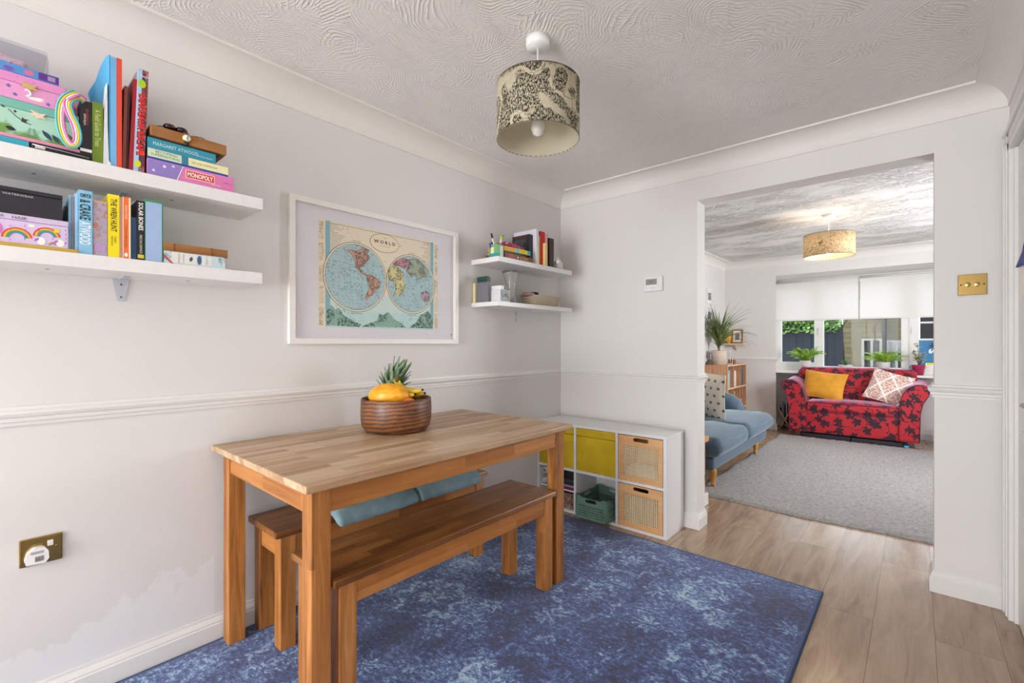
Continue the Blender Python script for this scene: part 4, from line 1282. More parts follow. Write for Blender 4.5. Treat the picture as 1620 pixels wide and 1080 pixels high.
part('contents', MB().rbox(.06, .19, -.10, .085, 2.0135, 2.045, .012, (0, 0, .008), 3, 4), multi_mat('bead_mix', [(0, '#e8a27a'), (.42, '#d2b8cf'), (.52, '#e0c9bc'), (.6, '#d46f72')], 30), t, label='mixed orange and pink trinkets')
# soft pink bag behind, ribbon medal hanging over
t = thing('soft_bag', 'crumpled pink fabric pouch pushed behind the black book', 'bag', (.09, .21, S1))
m = MB(); m.rbox(.03, .155, .168, .245, S1, 1.985, .04, (.01, .01, .02), 4, 6)
for k in range(len(m.v)):
    x, y, z = m.v[k]; m.v[k] = (x + .006 * math.sin(y * 90 + z * 50), y + .006 * math.sin(z * 70), z)
part('cloth', m, fabric('pink_cloth', '#d99bb4', '#c98aa4', 300, .9), t)
t = thing('ribbon', 'rainbow striped ribbon looped over the front of the jewellery boxes', 'ribbon', (.23, .175, 1.80))
cols = ['#58b6bd', '#e9c92f', '#e8dfe0', '#e079bd']
path = [(.215, .190, 1.985), (.236, .185, 1.975), (.240, .165, 1.955), (.238, .153, 1.930), (.237, .149, 1.895), (.238, .151, 1.860), (.240, .158, 1.830), (.241, .170, 1.812), (.240, .183, 1.818), (.237, .188, 1.845), (.236, .182, 1.880), (.238, .170, 1.910), (.240, .166, 1.935), (.238, .176, 1.955), (.233, .194, 1.965), (.225, .205, 1.960)]
P3 = [Vector(p) for p in path]
sm_ = []
for i in range(len(P3) - 1):
    p0 = P3[max(i - 1, 0)]; p1 = P3[i]; p2 = P3[i + 1]; p3 = P3[min(i + 2, len(P3) - 1)]
    for k in range(5):
        u = k / 5
        sm_.append(.5 * ((2 * p1) + (p2 - p0) * u + (2 * p0 - 5 * p1 + 4 * p2 - p3) * u * u + (3 * p1 - p0 - 3 * p2 + p3) * u ** 3))
sm_.append(P3[-1])
for i, c in enumerate(cols):
    m = MB(); off = (i - 1.5) * .0052
    pts = []
    for k, p in enumerate(sm_):
        d = (sm_[min(k + 1, len(sm_) - 1)] - sm_[max(k - 1, 0)]).normalized()
        sd = Vector((.35, 0, 0)).cross(d) + Vector((0, .0, 0)); sd = sd.normalized()
        pts.append(p + sd * off)
    m.strip(pts, [.0032] * len(pts), [Vector((1, 0, 0)).cross((sm_[min(k + 1, len(sm_) - 1)] - sm_[max(k - 1, 0)])) for k in range(len(sm_))], .0007)
    part('ribbon_stripe', m, M(c, .6), t)
# standing books
t = book('black spined paperback with red and white lettering beside the jewellery boxes', '#222226', .08, XF, .1945, .2215, S1, 1.963, group=GU)
text('the invention of', (.2256, .2115, 1.915), .05, .008, M('#c9402e', .5), t, XPV, italic=0); text('always', (.2256, .205, 1.905), .035, .008, WH, t, XPV)
part('white_band', MB().box(.225, .2256, .1945, .2215, 1.806, 1.815), WH, t)
t = book('olive green hardback with pale italic lettering on its spine', '#6f8a24', .06, XF, .2225, .2475, S1, 1.969, group=GU)
text("A Field Guide to Trees", (.2256, .235, 1.888), .115, .013, M('#d5dfa0', .5), t, XPV)
t = thing('paper_sheaf', 'curled white paper sheaf standing between green and blue spines', 'papers', (.13, .252, S1), group=None)
m = MB(); m.prism([(.248, S1), (.262, S1), (.259, 1.90), (.258, 2.04), (.2565, 2.04), (.251, 1.95), (.249, 1.85)], 'X', .06, .226)
part('sheets', m, M('#d9dbe2', .8), t)
part('curled_corner', MB().prism([(.258, S1), (.268, S1 + .006), (.259, S1 + .020)], 'X', .222, .2275), WH, t)
t = thing('folder', 'tall sky blue folder with an uneven curved top edge', 'folder', (.13, .27, S1))
fo = [(.02, .2625, S1), (XF, .2625, S1), (XF, .2625, 2.133), (.19, .259, 2.140), (.155, .251, 2.12), (.125, .241, 2.075), (.095, .231, 2.055), (.07, .229, 2.05), (.06, .245, 1.98)]
m = MB().add(fo + [(a, b + .0025, c) for a, b, c in fo], [(0, 1, 2, 3, 4, 5, 6, 7, 8), tuple(range(17, 8, -1))] + [(i, (i + 1) % 9, 9 + (i + 1) % 9, 9 + i) for i in range(9)]); part('rear_flap', m, M('#3f9bc9', .5), t)
m = MB(); m.prism([(.03, S1), (XF, S1), (XF, 2.130), (.03, 2.10)], 'Y', .277, .2805); m.box(XF - .003, XF, .2655, .277, S1, 2.130); part('front_flap', m, M('#72b4e4', .5), t)
part('papers', MB().box(.04, XF - .004, .266, .2765, S1 + .001, 2.10), M('#dfe3ea', .8), t)
t = book('tall orange-red book standing against the blue folder', '#dd4b36', .02, XF, .281, .294, S1, 2.132, group=GU)
t = book('slim brown book leaning between tall red books', '#6f3129', .06, XF, .295, .304, S1, 2.050, group=GU, tilt=-.02)
t = book('slim dark maroon book next to the brown one', '#4b1f22', .05, .22, .3055, .310, S1, 2.035, group=GU, tilt=-.02)
t = book('dark red glossy book leaning against the tall standing game box', '#a01727', .03, .222, .3105, .322, S1, 2.085, group=GU, tilt=-.045)
# dinosaur escape game
DINO = multi_mat('volcano_print', [(0, '#2b2036'), (.36, '#4a3350'), (.47, '#8b3b35'), (.56, '#d9703a'), (.60, '#5b6fa0'), (.68, '#33263f')], 26, 4)
t = thing('game_box', 'tall standing game box with jagged red lettering and a volcano print on its side', 'game box', (.12, .338, S1))
part('body', MB().box(.02, .228, .3235, .351, S1, 2.122), DINO, t, bevel=.001)
part('left_panel', MB().box(.2282, .2286, .3235, .3345, S1 + .001, 2.121), M('#a9c6e4', .4), t, label='pale blue panel')
part('left_face', MB().box(.02, .228, .3229, .3234, S1 + .002, 2.120), M('#b5cbe0', .4), t)
text('DINOSAUR ESCAPE', (.2290, .3362, 1.935), .205, .0185, M('#2a1020', .5), t, XPV, name='lettering_shadow', bold=.06)
text('DINOSAUR ESCAPE', (.2294, .3368, 1.936), .203, .0165, M('#e5281f', .4), t, XPV, bold=.04)
part('age_badge', MB().prism(disc((.3345, 2.073), .0105, 24, .0135), 'X', .2288, .2292), M('#a3d21f', .4), t)
part('splash_badge', MB().prism(disc((.3330, 1.805), .0085, 9, .012), 'X', .2288, .2292), M('#d7dc2a', .4), t)
part('meteor', MB().prism(disc((.3425, 1.842), .0075, 20), 'X', .2288, .2292), M('#e0562a', .4), t)
text('Peaceable', (.2292, .341, 2.100), .022, .008, WH, t)
t.rotation_euler.x = -.035
# lying pile at the right
t = crate('pink board game box at the bottom of the right hand pile', M('#dd7db4', .4), .0, .232, .358, .618, S1, 1.832, name='game_box', cat='game box')
flatp([(.3585, S1 + .003), (.440, S1 + .003), (.457, 1.829), (.3585, 1.829)], .2322, M('#8f7fc4', .4), t, 'lilac_panel')
flatp([(.440, S1 + .003), (.4425, S1 + .003), (.4595, 1.829), (.457, 1.829)], .2323, WH, t, 'white_line')
for c, r_ in (((.375, 1.795), .004), ((.405, 1.815), .005), ((.43, 1.822), .004)): flatp(disc(c, r_, 14), .2324, M('#e6d8e8', .4), t, 'star')
flatp(rect(.468, .553, 1.796, 1.820), .2324, M('#d42a2a', .4), t, 'logo_plate'); flatp(rect(.466, .555, 1.794, 1.822), .2322, WH, t, 'logo_border')
text('MONOPOLY', (.2329, .5105, 1.808), .078, .0165, WH, t, bold=.03)
text('Junior', (.2329, .560, 1.790), .03, .007, WH, t)
text('AGES 5+  2-4', (.2326, .597, 1.806), .028, .005, M('#6a3f86', .5), t)
t = book('blue and pale green hardback lying on the pink game box', '#1f4fa0', .03, .228, .3595, .600, 1.8325, 1.869, True, GU)
flatp(rect(.3597, .455, 1.840, 1.868), .2283, M('#cfe0c0', .5), t, 'spine_panel'); flatp(rect(.455, .475, 1.840, 1.868), .2283, M('#2f7f9a', .5), t, 'spine_ornament'); flatp(rect(.475, .5998, 1.840, 1.868), .2283, M('#e9e3b0', .5), t, 'spine_panel')
text('BECOMING', (.2289, .412, 1.861), .062, .008, M('#3f5a4a', .5), t); text('SUPERNATURAL', (.2289, .410, 1.850), .082, .008, M('#3f5a4a', .5), t)
text('DR JOE DISPENZA', (.2289, .525, 1.853), .078, .008, M('#5a5f3a', .5), t)
t = book('teal paperback lying third up in the right hand pile', '#2f93ab', .05, .226, .3595, .560, 1.8695, 1.9045, True, GU)
text('MARGARET ATWOOD', (.2266, .440, 1.888), .13, .012, M('#cfe6ea', .5), t); text('THE BLIND ASSASSIN', (.2266, .525, 1.883), .05, .005, M('#cfe6ea', .5), t)
t = crate('brown wooden box at the top of the right hand pile', BROWNW, .03, .228, .366, .596, 1.912, 1.950, name='wooden_box', cat='box', bevel=.005)
t = book('slim black and green book under the brown wooden box', '#23251f', .05, .222, .362, .575, 1.905, 1.9115, True, GU, pages=M('#8db23c', .7))
# wristwatch over the box edge
t = thing('wristwatch', 'gold cased wristwatch with a white dial draped over the wooden box', 'watch', (.23, .466, 1.925))
m = MB(); m.tube([(.2285, .470, 1.934), (.2325, .470, 1.934)], .0135, 24); part('case', m, GOLD, t)
part('dial', MB().tube([(.2325, .470, 1.934), (.2330, .470, 1.934)], .0108, 24), WH, t)
part('watch_hand', MB().prism([(.4695, 1.925), (.471, 1.925), (.4735, 1.942), (.472, 1.943)], 'X', .2331, .2334).prism([(.469, 1.934), (.47, 1.932), (.463, 1.929)], 'X', .2331, .2334), BLACK, t)
m = MB(); m.strip([(.231, .469, 1.922), (.2315, .468, 1.912), (.229, .467, 1.908)], [.008] * 3, (0, 1, 0), .001); m.strip([(.231, .469, 1.946), (.228, .468, 1.9535), (.20, .462, 1.9545), (.17, .456, 1.955)], [.008, .008, .0075, .006], (0, 1, 0), .0012)
part('strap', m, M('#3b2118', .5), t)
t = thing('sunglasses', 'dark sunglasses with thin looped arms lying on the wooden box', 'sunglasses', (.15, .44, 1.951))
m = MB(); m.tube([(.205, .375, 1.952), (.215, .40, 1.9565), (.212, .43, 1.955), (.200, .45, 1.958)], .0016, 6); m.tube([(.212, .49, 1.954), (.216, .52, 1.956), (.20, .545, 1.952)], .0014, 6)
part('temple_arm', m, BLACK, t)
for c in ((.205, .425), (.203, .460)):
    q = MB(); q.ball((c[0], c[1], 1.964), (.018, .019, .012), 14, 8); part('lens', q, M('#2d1717', .12), t)

# lower shelf, left to right
t = crate('thin gold coloured tray board lying flat under the lilac box', M('#c2a13e', .4), .06, .236, -.2, .190, S2, 1.4975, name='tray', cat='tray')
UNI = M('#d3c1e2', .4)
t = crate('lilac unicorn and rainbow box with handwriting along its lid', UNI, .04, .230, -.16, .168, 1.498, 1.580, .016, M('#cdbcdc', .4), name='keepsake_box', cat='box')
text('LA', (.2312, .030, 1.572), .014, .008, M('#4a4452', .6), t); text('HAIR', (.2312, .067, 1.571), .030, .008, M('#4a4452', .6), t)
def arc(c, r0, r1, a0=0, a1=PI, n=16):
    return [(c[0] + r1 * math.cos(a0 + (a1 - a0) * i / n), c[1] + r1 * math.sin(a0 + (a1 - a0) * i / n)) for i in range(n + 1)] + [(c[0] + r0 * math.cos(a1 + (a0 - a1) * i / n), c[1] + r0 * math.sin(a1 + (a0 - a1) * i / n)) for i in range(n + 1)]
for c, R0, a1 in (((.062, 1.512), .031, PI), ((.122, 1.525), .029, PI), ((.135, 1.503), .010, PI)):
    for k, cc in enumerate(('#d3402e', '#e8b52a', '#5aa04a', '#3f7fb8')):
        w = R0 * .13
        flatp(arc(c, R0 - w * (k + 1), R0 - w * k, .15, PI), .2302, M(cc, .5), t, 'rainbow_band')
for i in range(26):
    yy = .02 + (i * .0567) % .142; zz = 1.503 + (i * .0233) % .052
    flatp([(yy, zz), (yy + .003, zz + .003), (yy + .0015, zz - .004)], .2303, M('#b05ba8', .5), t, 'printed_heart')
for c in ((.110, 1.512), (.150, 1.512)):
    flatp(disc(c, .009, 14, .011), .2304, WH, t, 'unicorn_head'); flatp(leafpoly((c[0] - .004, c[1] + .008), .014, .003, 3.9), .2307, M('#b45fc0', .5), t, 'unicorn_mane')
flatp(disc((.143, 1.548), .006, 16), .2304, M('#e6d32f', .5), t, 'sun'); flatp(disc((.09, 1.553), .007, 12, .004), .2304, WH, t, 'cloud'); flatp(disc((.025, 1.535), .010, 14, .016), .2303, M('#d079c4', .5), t, 'unicorn_mane')
t = crate('black card box with small white lettering on the lilac box', M('#23232b', .5), .03, .226, -.16, .155, 1.5805, 1.657, .012, M('#1d1d24', .5), name='presentation_box', cat='box')
text('WATERWEAR', (.2262, .064, 1.637), .062, .0055, M('#c9c9cf', .5), t)
part('knob', MB().ball((.16, .085, 1.662), (.008, .008, .006), 10, 8), BLACK, t)
t = book('thin pale blue folder standing at the left of the book row', '#8fc0e0', .05, .215, .1695, .1755, S2, 1.665, group=GL)
t = book('grey softback standing between two pale blue folders', '#8e8a90', .05, .218, .176, .1815, S2, 1.662, group=GL)
t = book('pale blue folder with a dark gap beside the tall blue paperback', '#9cc8e6', .04, .222, .1825, .1895, S2, 1.672, group=GL)
t = book('tall light blue paperback with bold black and white lettering down its broad spine', '#8cc3e0', .08, .230, .1905, .2225, S2, 1.684, group=GL, cover=M('#86bfe0', .4))
text('ORYX', (.2306, .207, 1.668), .026, .012, BLACK, t, XP, bold=.03)
text('& CRAKE', (.2306, .2055, 1.6245), .062, .026, M('#122b2e', .4), t, XPV, bold=.02)
text('ATWOOD', (.2306, .2055, 1.5525), .072, .026, M('#e8f1f5', .4), t, XPV, bold=.02)
LIL = print_mat('lilac_city_print', '#a9a0b4', '#b0785a', 60, .52, width=.05)
t = book('lilac and copper illustrated spine right of the broad light blue paperback', '#a9a0b4', .07, .228, .2235, .2575, S2, 1.660, group=GL, cover=LIL)
flatp(rect(.2275, .2535, 1.502, 1.522), .2283, M('#b493c4', .5), t, 'title_panel'); flatp(rect(.2237, .2573, 1.655, 1.660), .2283, M('#c9a08a', .5), t, 'copper_band')
text('ALL THE CROOKED', (.2286, .2405, 1.516), .022, .004, DARK, t); text('SAINTS', (.2286, .2405, 1.508), .014, .004, DARK, t)
t = book('bright yellow paperback with black lettering down its spine', '#efdf1a', .09, .229, .259, .287, S2, 1.688, group=GL, cover=M('#f0dc14', .4))
text('THE WREN HUNT', (.2296, .273, 1.622), .105, .015, BLACK, t, XPV, bold=.015); text('MARY', (.2296, .277, 1.543), .02, .005, BLACK, t, XPV); text('WATSON', (.2296, .269, 1.540), .03, .005, BLACK, t, XPV)
t = book('thin pink and white book between the yellow and orange spines', '#e6c3b8', .08, .222, .288, .2945, S2, 1.686, group=GL)
t = book('orange and cream paperback with a white emblem at its foot', '#f0793a', .10, .228, .295, .3155, S2, 1.688, group=GL, cover=M('#ee7330', .4))
flatp(rect(.295, .2975, S2 + .001, 1.687), .2283, CREAM, t, 'cream_edge'); flatp(rect(.311, .3155, S2 + .001, 1.687), .2283, CREAM, t, 'cream_edge')
text('BRAM STOKER', (.2285, .304, 1.638), .045, .006, M('#f3dcc4', .5), t, XPV); text('TOMORROW THERE WILL BE SUN', (.2285, .304, 1.560), .07, .005, M('#9a4a26', .5), t, XPV)
flatp(disc((.304, 1.500), .0045, 16, .007), .2285, WH, t, 'white_emblem')
t = book('short faded navy cloth book beside the black spined one', '#3d5a7d', .09, .224, .3165, .331, S2, 1.627, group=GL, cover=M('#39567a', .8))
t = book('black paperback with tall white capital lettering and a small gold mark', '#1b1d24', .07, .229, .3315, .352, S2, 1.684, group=GL)
text('SOLAR BONES', (.2296, .342, 1.632), .092, .0125, WH, t, XPV, bold=.02); text('MIKE McCORMACK', (.2296, .342, 1.540), .062, .007, M('#d9d6b8', .5), t, XPV)
flatp(rect(.3335, .350, 1.494, 1.506), .2294, M('#d9c23a', .5), t, 'gold_mark')
t = book('thick book shown pale blue edge outwards in a green cover', '#2f9a55', .05, .228, .3525, .402, S2, 1.692, group=GL)
part('page_edge', MB().box(.222, .2295, .3545, .3985, S2 + .002, 1.686), M('#9fb7dc', .7), t, label='pale blue page edges')
t = book('pale floral hardback lying flat at the right of the lower shelf', '#bcd2d8', .05, .229, .404, .590, S2, 1.530, True, GL, cover=print_mat('pale_floral_cloth', '#c7dadf', '#7f9fae', 50, .57))
flatp(rect(.425, .500, 1.491, 1.528), .2293, M('#e4e2dd', .5), t, 'spine_panel'); flatp(rect(.515, .548, 1.493, 1.526), .2293, M('#dfe2de', .5), t, 'spine_panel')
flatp([(.404, 1.518), (.404, 1.508), (.425, S2), (.433, S2)], .2295, M('#c4454a', .5), t, 'red_ribbon')
text('THE PRIDE AND', (.2297, .447, 1.508), .034, .006, DARK, t, XPV); text('PREJUDICE', (.2297, .460, 1.508), .030, .006, DARK, t, XPV)
flatp(leafpoly((.480, 1.500), .020, .005, 1.3), .2297, M('#3d4e66', .5), t, 'emblem'); flatp(disc((.508, 1.509), .006, 16, .016), .2297, M('#3f5f8a', .5), t, 'emblem')
text('AUSTEN', (.2297, .531, 1.509), .026, .006, M('#b0765a', .5), t, XPV); text('VINTAGE', (.2297, .577, 1.509), .018, .004, BLACK, t, XPV)
t = book('ribbed tan leather book lying on the pale floral one', '#a8672f', .06, .230, .402, .598, 1.5305, 1.558, True, GL, cover=BROWNW)
for yy in (.432, .545): part('spine_rib', MB().tube([(.2305, yy, 1.531), (.232, yy, 1.544), (.2305, yy, 1.5575)], .0018, 6), M('#7d4a20', .6), t)

# ------------------------------------------------------------------ corner shelves (short pair)
C1 = 1.7482; C2 = 1.4722
GC = 'books on the upper corner shelf'; GD = 'books on the lower corner shelf'
t = thing('pen_pot', 'square green pen tin on the upper corner shelf', 'pen pot', (.185, 2.10, C1))
hl = [(.158, 2.081), (.216, 2.081), (.216, 2.138), (.158, 2.138)]
m = MB(); m.prism([(.155, 2.078), (.219, 2.078), (.219, 2.141), (.155, 2.141)], 'Z', C1 + .003, C1 + .078, holes=[hl]); m.box(.155, .219, 2.078, 2.141, C1, C1 + .003)
part('tin', m, M('#74b072', .4), t, bevel=.001)
part('teal_base_band', MB().box(.1545, .2195, 2.0775, 2.110, C1 + .001, C1 + .022), M('#2f9a9a', .4), t)
part('picture_panel', MB().box(.2190, .2197, 2.108, 2.134, C1 + .004, C1 + .070), M('#c9d3cc', .5), t, label='pale printed window panel')
part('picture_panel', MB().box(.170, .195, 2.0768, 2.0777, C1 + .022, C1 + .060), M('#e6e3c0', .5), t)
for i, (bx, by, tx, ty, L, c, cap, lab) in enumerate((
        (.175, 2.095, .165, 2.072, .085, '#3b3fa8', '#3b3fa8', 'short violet-blue marker leaning left in the green tin'),
        (.185, 2.100, .175, 2.082, .090, '#1e1f26', '#17171b', 'short black marker in the green tin'),
        (.190, 2.110, .185, 2.086, .145, '#e3e1dc', '#1d1d1d', 'long white marker with a black cap in the green tin'),
        (.178, 2.118, .170, 2.104, .138, '#dadada', '#b79ac0', 'white pen with a lilac cap in the green tin'),
        (.200, 2.122, .205, 2.128, .112, '#b84a5c', '#f0dfe4', 'white and maroon striped pen in the green tin'),
        (.185, 2.128, .190, 2.142, .150, '#e8e8e4', '#8fd12e', 'pen with a lime green and pink topper in the green tin'))):
    a = Vector((bx, by, C1 + .006)); d = (Vector((tx, ty, C1 + .09)) - Vector((bx, by, C1 + .01))).normalized()
    t = thing('pen', lab, 'pen', tuple(a), group='pens in the green tin')
    part('barrel', MB().tube([a, a + d * (L - .03)], [.0045, .0045], 8), M(c, .4), t)
    if i == 5:
        q = a + d * (L - .022); b_ = MB(); b_.ball(q, (.012, .012, .011), 12, 8); part('cap', b_, M(cap, .4), t)
        b_ = MB(); b_.ball(q + Vector((.004, .008, .008)), (.007, .007, .009), 10, 7); part('topper', b_, M('#c2486e', .4), t)
    else: part('cap', MB().tube([a + d * (L - .03), a + d * L], [.006, .0055], 8), M(cap, .4), t)

t = crate('brown game box at the bottom of the stack on the upper corner shelf', M('#74421f', .4), .05, .225, 2.150, 2.430, C1, 1.782, name='game_box', cat='game box')
text('KATSUMO', (.2256, 2.335, 1.765), .075, .018, M('#d8b070', .5), t); flatp(disc((2.272, 1.766), .006, 12), .2252, WH, t, 'dot'); flatp(rect(2.18, 2.225, 1.752, 1.780), .2252, M('#a3401e', .4), t, 'red_panel')
t = book('dark green softback lying under the orange box on the corner shelf', '#2b3a2c', .06, .215, 2.155, 2.345, 1.7825, 1.797, True, GC)
t = crate('orange and turquoise puzzle box in the corner shelf stack', M('#e0981f', .4), .07, .215, 2.150, 2.250, 1.7975, 1.828, name='puzzle_box', cat='box')
t = crate('yellow and turquoise game box lying across the corner stack', M('#d7cf1d', .4), .04, .222, 2.2505, 2.405, 1.7975, 1.826, name='game_box', cat='game box')
flatp(rect(2.251, 2.285, 1.799, 1.825), .2222, M('#4fb3d9', .4), t, 'blue_panel'); flatp(rect(2.37, 2.404, 1.799, 1.825), .2222, M('#2f9fae', .4), t, 'blue_panel')
text('JUNGLE', (.2226, 2.328, 1.812), .06, .012, M('#e08a1f', .5), t)
t = thing('pencil_pouch', 'shiny magenta and black soft pencil pouch on top of the corner stack', 'case', (.14, 2.26, 1.828))
m = MB(); m.rbox(.09, .205, 2.170, 2.370, 1.829, 1.858, .014, (0, 0, .005), 4, 6)
for k in range(len(m.v)):
    x, y, z = m.v[k]; m.v[k] = (x, y, z - max(0, (y - 2.27)) * .10 + max(0, 2.27 - y) * .02)
part('pouch', m, multi_mat('magenta_pouch', [(0, '#2a1520'), (.40, '#8f1a3c'), (.5, '#c0275f'), (.62, '#d0d0d4'), (.68, '#a31c4a')], 18), t)
t = crate('large black game box standing at the back of the corner shelf', M('#1f1f27', .4), .04, .192, 2.425, 2.4655, C1, 1.952, name='game_box', cat='game box')
t.rotation_euler.x = -.02
part('printed_panel', MB().box(.055, .165, 2.4243, 2.4248, 1.80, 1.925), print_mat('grey_box_print', '#55555c', '#26262c', 60, .5), t); part('red_strip', MB().box(.055, .165, 2.4243, 2.4248, 1.93, 1.946), M('#5d2426', .4), t)
t = crate('slim white magazine file standing between black and yellow spines', M('#dcdbe3', .5), .02, .222, 2.468, 2.496, C1, 1.990, name='magazine_file', cat='file')
t = book('yellow hardback standing left of the tall red book', '#dfae24', .06, .215, 2.497, 2.516, C1, 1.950, group=GC)
t = book('tall bright red file on the upper corner shelf', '#c81a1c', .02, .215, 2.518, 2.572, C1, 1.985, group=GC)
t = book('short cream paperback in front of the red file', '#e9cf8f', .216, .236, 2.548, 2.574, C1, 1.905, group=GC)
t = book('slim pink and white book right of the red file', '#d3a7a8', .05, .222, 2.577, 2.594, C1, 1.975, group=GC)
t = book('dark red wire bound notebook with a rounded top', '#5a1f27', .05, .215, 2.596, 2.606, C1, 1.978, group=GC)
t = book('dark brown book with reddish lettering, last in the corner row', '#2f2420', .04, .225, 2.610, 2.664, C1, 1.952, group=GC)
text('RECIPES', (.2256, 2.637, 1.935), .036, .006, M('#9a7a6a', .5), t); text('HOME COOKING', (.2256, 2.637, 1.86), .11, .02, M('#6f2f2b', .5), t, XPV)
t = thing('money_box', 'small white pottery animal money box at the end of the corner shelf', 'ornament', (.14, 2.74, C1))
m = MB(); m.ball((.15, 2.745, C1 + .036), (.036, .042, .034), 20, 14); m.ball((.175, 2.712, C1 + .052), (.022, .022, .022), 16, 10)
m.tube([(.18, 2.702, C1 + .068), (.186, 2.697, C1 + .084)], [.008, .002], 8); m.tube([(.175, 2.722, C1 + .068), (.178, 2.727, C1 + .084)], [.008, .002], 8)
for a, b in ((.13, 2.72), (.17, 2.72), (.13, 2.77), (.17, 2.77)): m.tube([(a, b, C1), (a, b, C1 + .02)], .009, 8)
part('animal_body', m, M('#dedad3', .25), t)
m = MB(); m.ball((.192, 2.722, C1 + .054), .0035, 8, 6); m.ball((.187, 2.705, C1 + .056), .003, 8, 6); part('eye', m, BLACK, t)
for ch in t.children: ch.location.x += .042; ch.location.y += .012

t = book('tall dark green hardback with a red top edge at left of the lower corner shelf', '#1f4a3c', .02, .110, 2.105, 2.128, C2, 1.640, group=GD)
t = book('cream spined magazine at the outer end of the lower corner shelf', '#ded3a0', .006, .030, 2.078, 2.094, C2, 1.598, group=GD)
t = book('red backed book behind the green one on the lower corner shelf', '#a5322b', .02, .100, 2.1285, 2.146, C2, 1.637, group=GD)
t = book('grey spined album on the lower corner shelf', '#75737a', .033, .140, 2.084, 2.1045, C2, 1.600, group=GD)
t = crate('white framed photo box standing on the lower corner shelf', M('#d9d9da', .4), .12, .215, 2.112, 2.205, C2, 1.548, name='photo_box', cat='box')
flatp(rect(2.118, 2.20, C2 + .005, 1.545), .2152, multi_mat('small_photo', [(0, '#6b3f2c'), (.42, '#8f9a9c'), (.55, '#547a86'), (.62, '#c9b7a4')], 30), t, 'photograph')
t = crate('white packet with a purple and green end lying on the photo box', M('#e4e3e4', .4), .13, .214, 2.118, 2.175, 1.549, 1.574, name='packet', cat='packet')
flatp(rect(2.150, 2.165, 1.550, 1.573), .2142, M('#4f2f96', .4), t, 'purple_end'); flatp(rect(2.166, 2.1745, 1.550, 1.573), .2142, M('#4a9a52', .4), t, 'green_end')
# crystal vase
t = thing('glass_vase', 'tall cut glass vase on the lower corner shelf', 'vase', (.15, 2.285, C2))
m = MB(); prof = [(0, 0), (.034, 0), (.036, .006), (.033, .05), (.031, .10), (.036, .15), (.048, .19), (.058, .215), (.055, .216), (.045, .19), (.032, .15), (.027, .10), (.028, .05), (.028, .012), (0, .010)]
m.lathe([(r, z) for r, z in prof], 36, (.15, 2.285, C2))
for k in range(len(m.v)):
    x, y, z = m.v[k]; a = math.atan2(y - 2.285, x - .15); r = math.hypot(x - .15, y - 2.285)
    s = 1 + .05 * math.cos(a * 12) + .02 * math.sin((z - C2) * 180)
    m.v[k] = (.15 + (x - .15) * s, 2.285 + (y - 2.285) * s, z)
part('vessel', m, CRYSTAL, t)
# wicker basket with brushes
WICK = NT('bleached_wicker'); _x, _y, _z = WICK.sep(WICK.co())
_a = WICK.math('MULTIPLY', WICK.math('SINE', WICK.math('MULTIPLY', _y, 420)), WICK.math('SINE', WICK.math('MULTIPLY', _z, 600)))
WICK.col(WICK.ramp(_a, [(.0, '#c2b79b'), (.6, '#e4dbc4')])).set(Roughness=.85); WICK.bump(_a, .8, .004)
t = thing('wicker_basket', 'shallow pale wicker basket at the right of the lower corner shelf', 'basket', (.14, 2.61, C2))
m = MB(); n_ = 40
V = []; Fc = []
def rr_(a, hx, hy, p=4):
    c_, s_ = math.cos(a), math.sin(a); k_ = (abs(c_ / hx) ** p + abs(s_ / hy) ** p) ** (-1 / p); return k_ * c_, k_ * s_
levels = [(.058, .150, 0), (.064, .158, .02), (.072, .170, .045), (.082, .182, .07), (.082, .186, .074), (.074, .174, .070), (.060, .150, .02), (.05, .14, .008)]
for hx, hy, z in levels:
    for j in range(n_):
        a, b = rr_(2 * PI * j / n_, hx, hy); V.append((.140 + a, 2.625 + b, C2 + z + .003 * math.cos(j * PI)))
for i in range(len(levels) - 1):
    for j in range(n_):
        k = (j + 1) % n_; Fc.append((i * n_ + j, i * n_ + k, (i + 1) * n_ + k, (i + 1) * n_ + j))
Fc.append(tuple(reversed(range(n_)))); Fc.append(tuple((len(levels) - 1) * n_ + j for j in range(n_)))
m.add(V, Fc, True); part('weave', m, WICK.m, t)
for lab, c, y, z, L in (('dusky pink hairbrush sticking out of the wicker basket', '#a77c80', 2.46, 1.545, .05), ('black hairbrush lying across the wicker basket', '#2a2527', 2.50, 1.55, .07)):
    t = thing('hairbrush', lab, 'hairbrush', (.15, y, z - .01), group='brushes in the basket')
    m = MB(); m.rbox(.12, .20, y - .03, y + .03, z - .008, z + .014, .010, (0, 0, .004), 3, 3); part('head', m, M(c, .6), t)
    part('handle', MB().tube([(.16, y + .02, z), (.14, y + .07, z + .002), (.12, y + .07 + L, z - .002)], [.008, .007, .006], 8), M(c, .6), t)

# ------------------------------------------------------------------ cube shelf with its contents
t = thing('cube_shelf', 'white six cube shelving unit standing low against the back wall', 'shelving unit', (.505, 2.90, .0))
x0, x1, y0, y1, T_ = .004, 1.006, 2.757, 3.046, .018
z1 = .636
def cp(nm, *b): return part(nm, MB().box(*b), SHELFW, t, bevel=.0008)
cp('top_panel', x0, x1, y0, y1, z1 - T_, z1); cp('bottom_panel', x0, x1, y0, y1, .0, T_)
for a in (x0, x0 + .328, x0 + .656, x1 - T_): cp('upright', a, a + T_, y0, y1, T_, z1 - T_)
for a in (x0 + T_, x0 + .328 + T_, x0 + .656 + T_): cp('middle_shelf', a, a + .31, y0, y1, .300, .318)
cp('back_panel', x0, x1, y1 - .004, y1, T_, z1 - T_)
cell = [(x0 + T_, x0 + .328), (x0 + .328 + T_, x0 + .656), (x0 + .656 + T_, x1 - T_)]
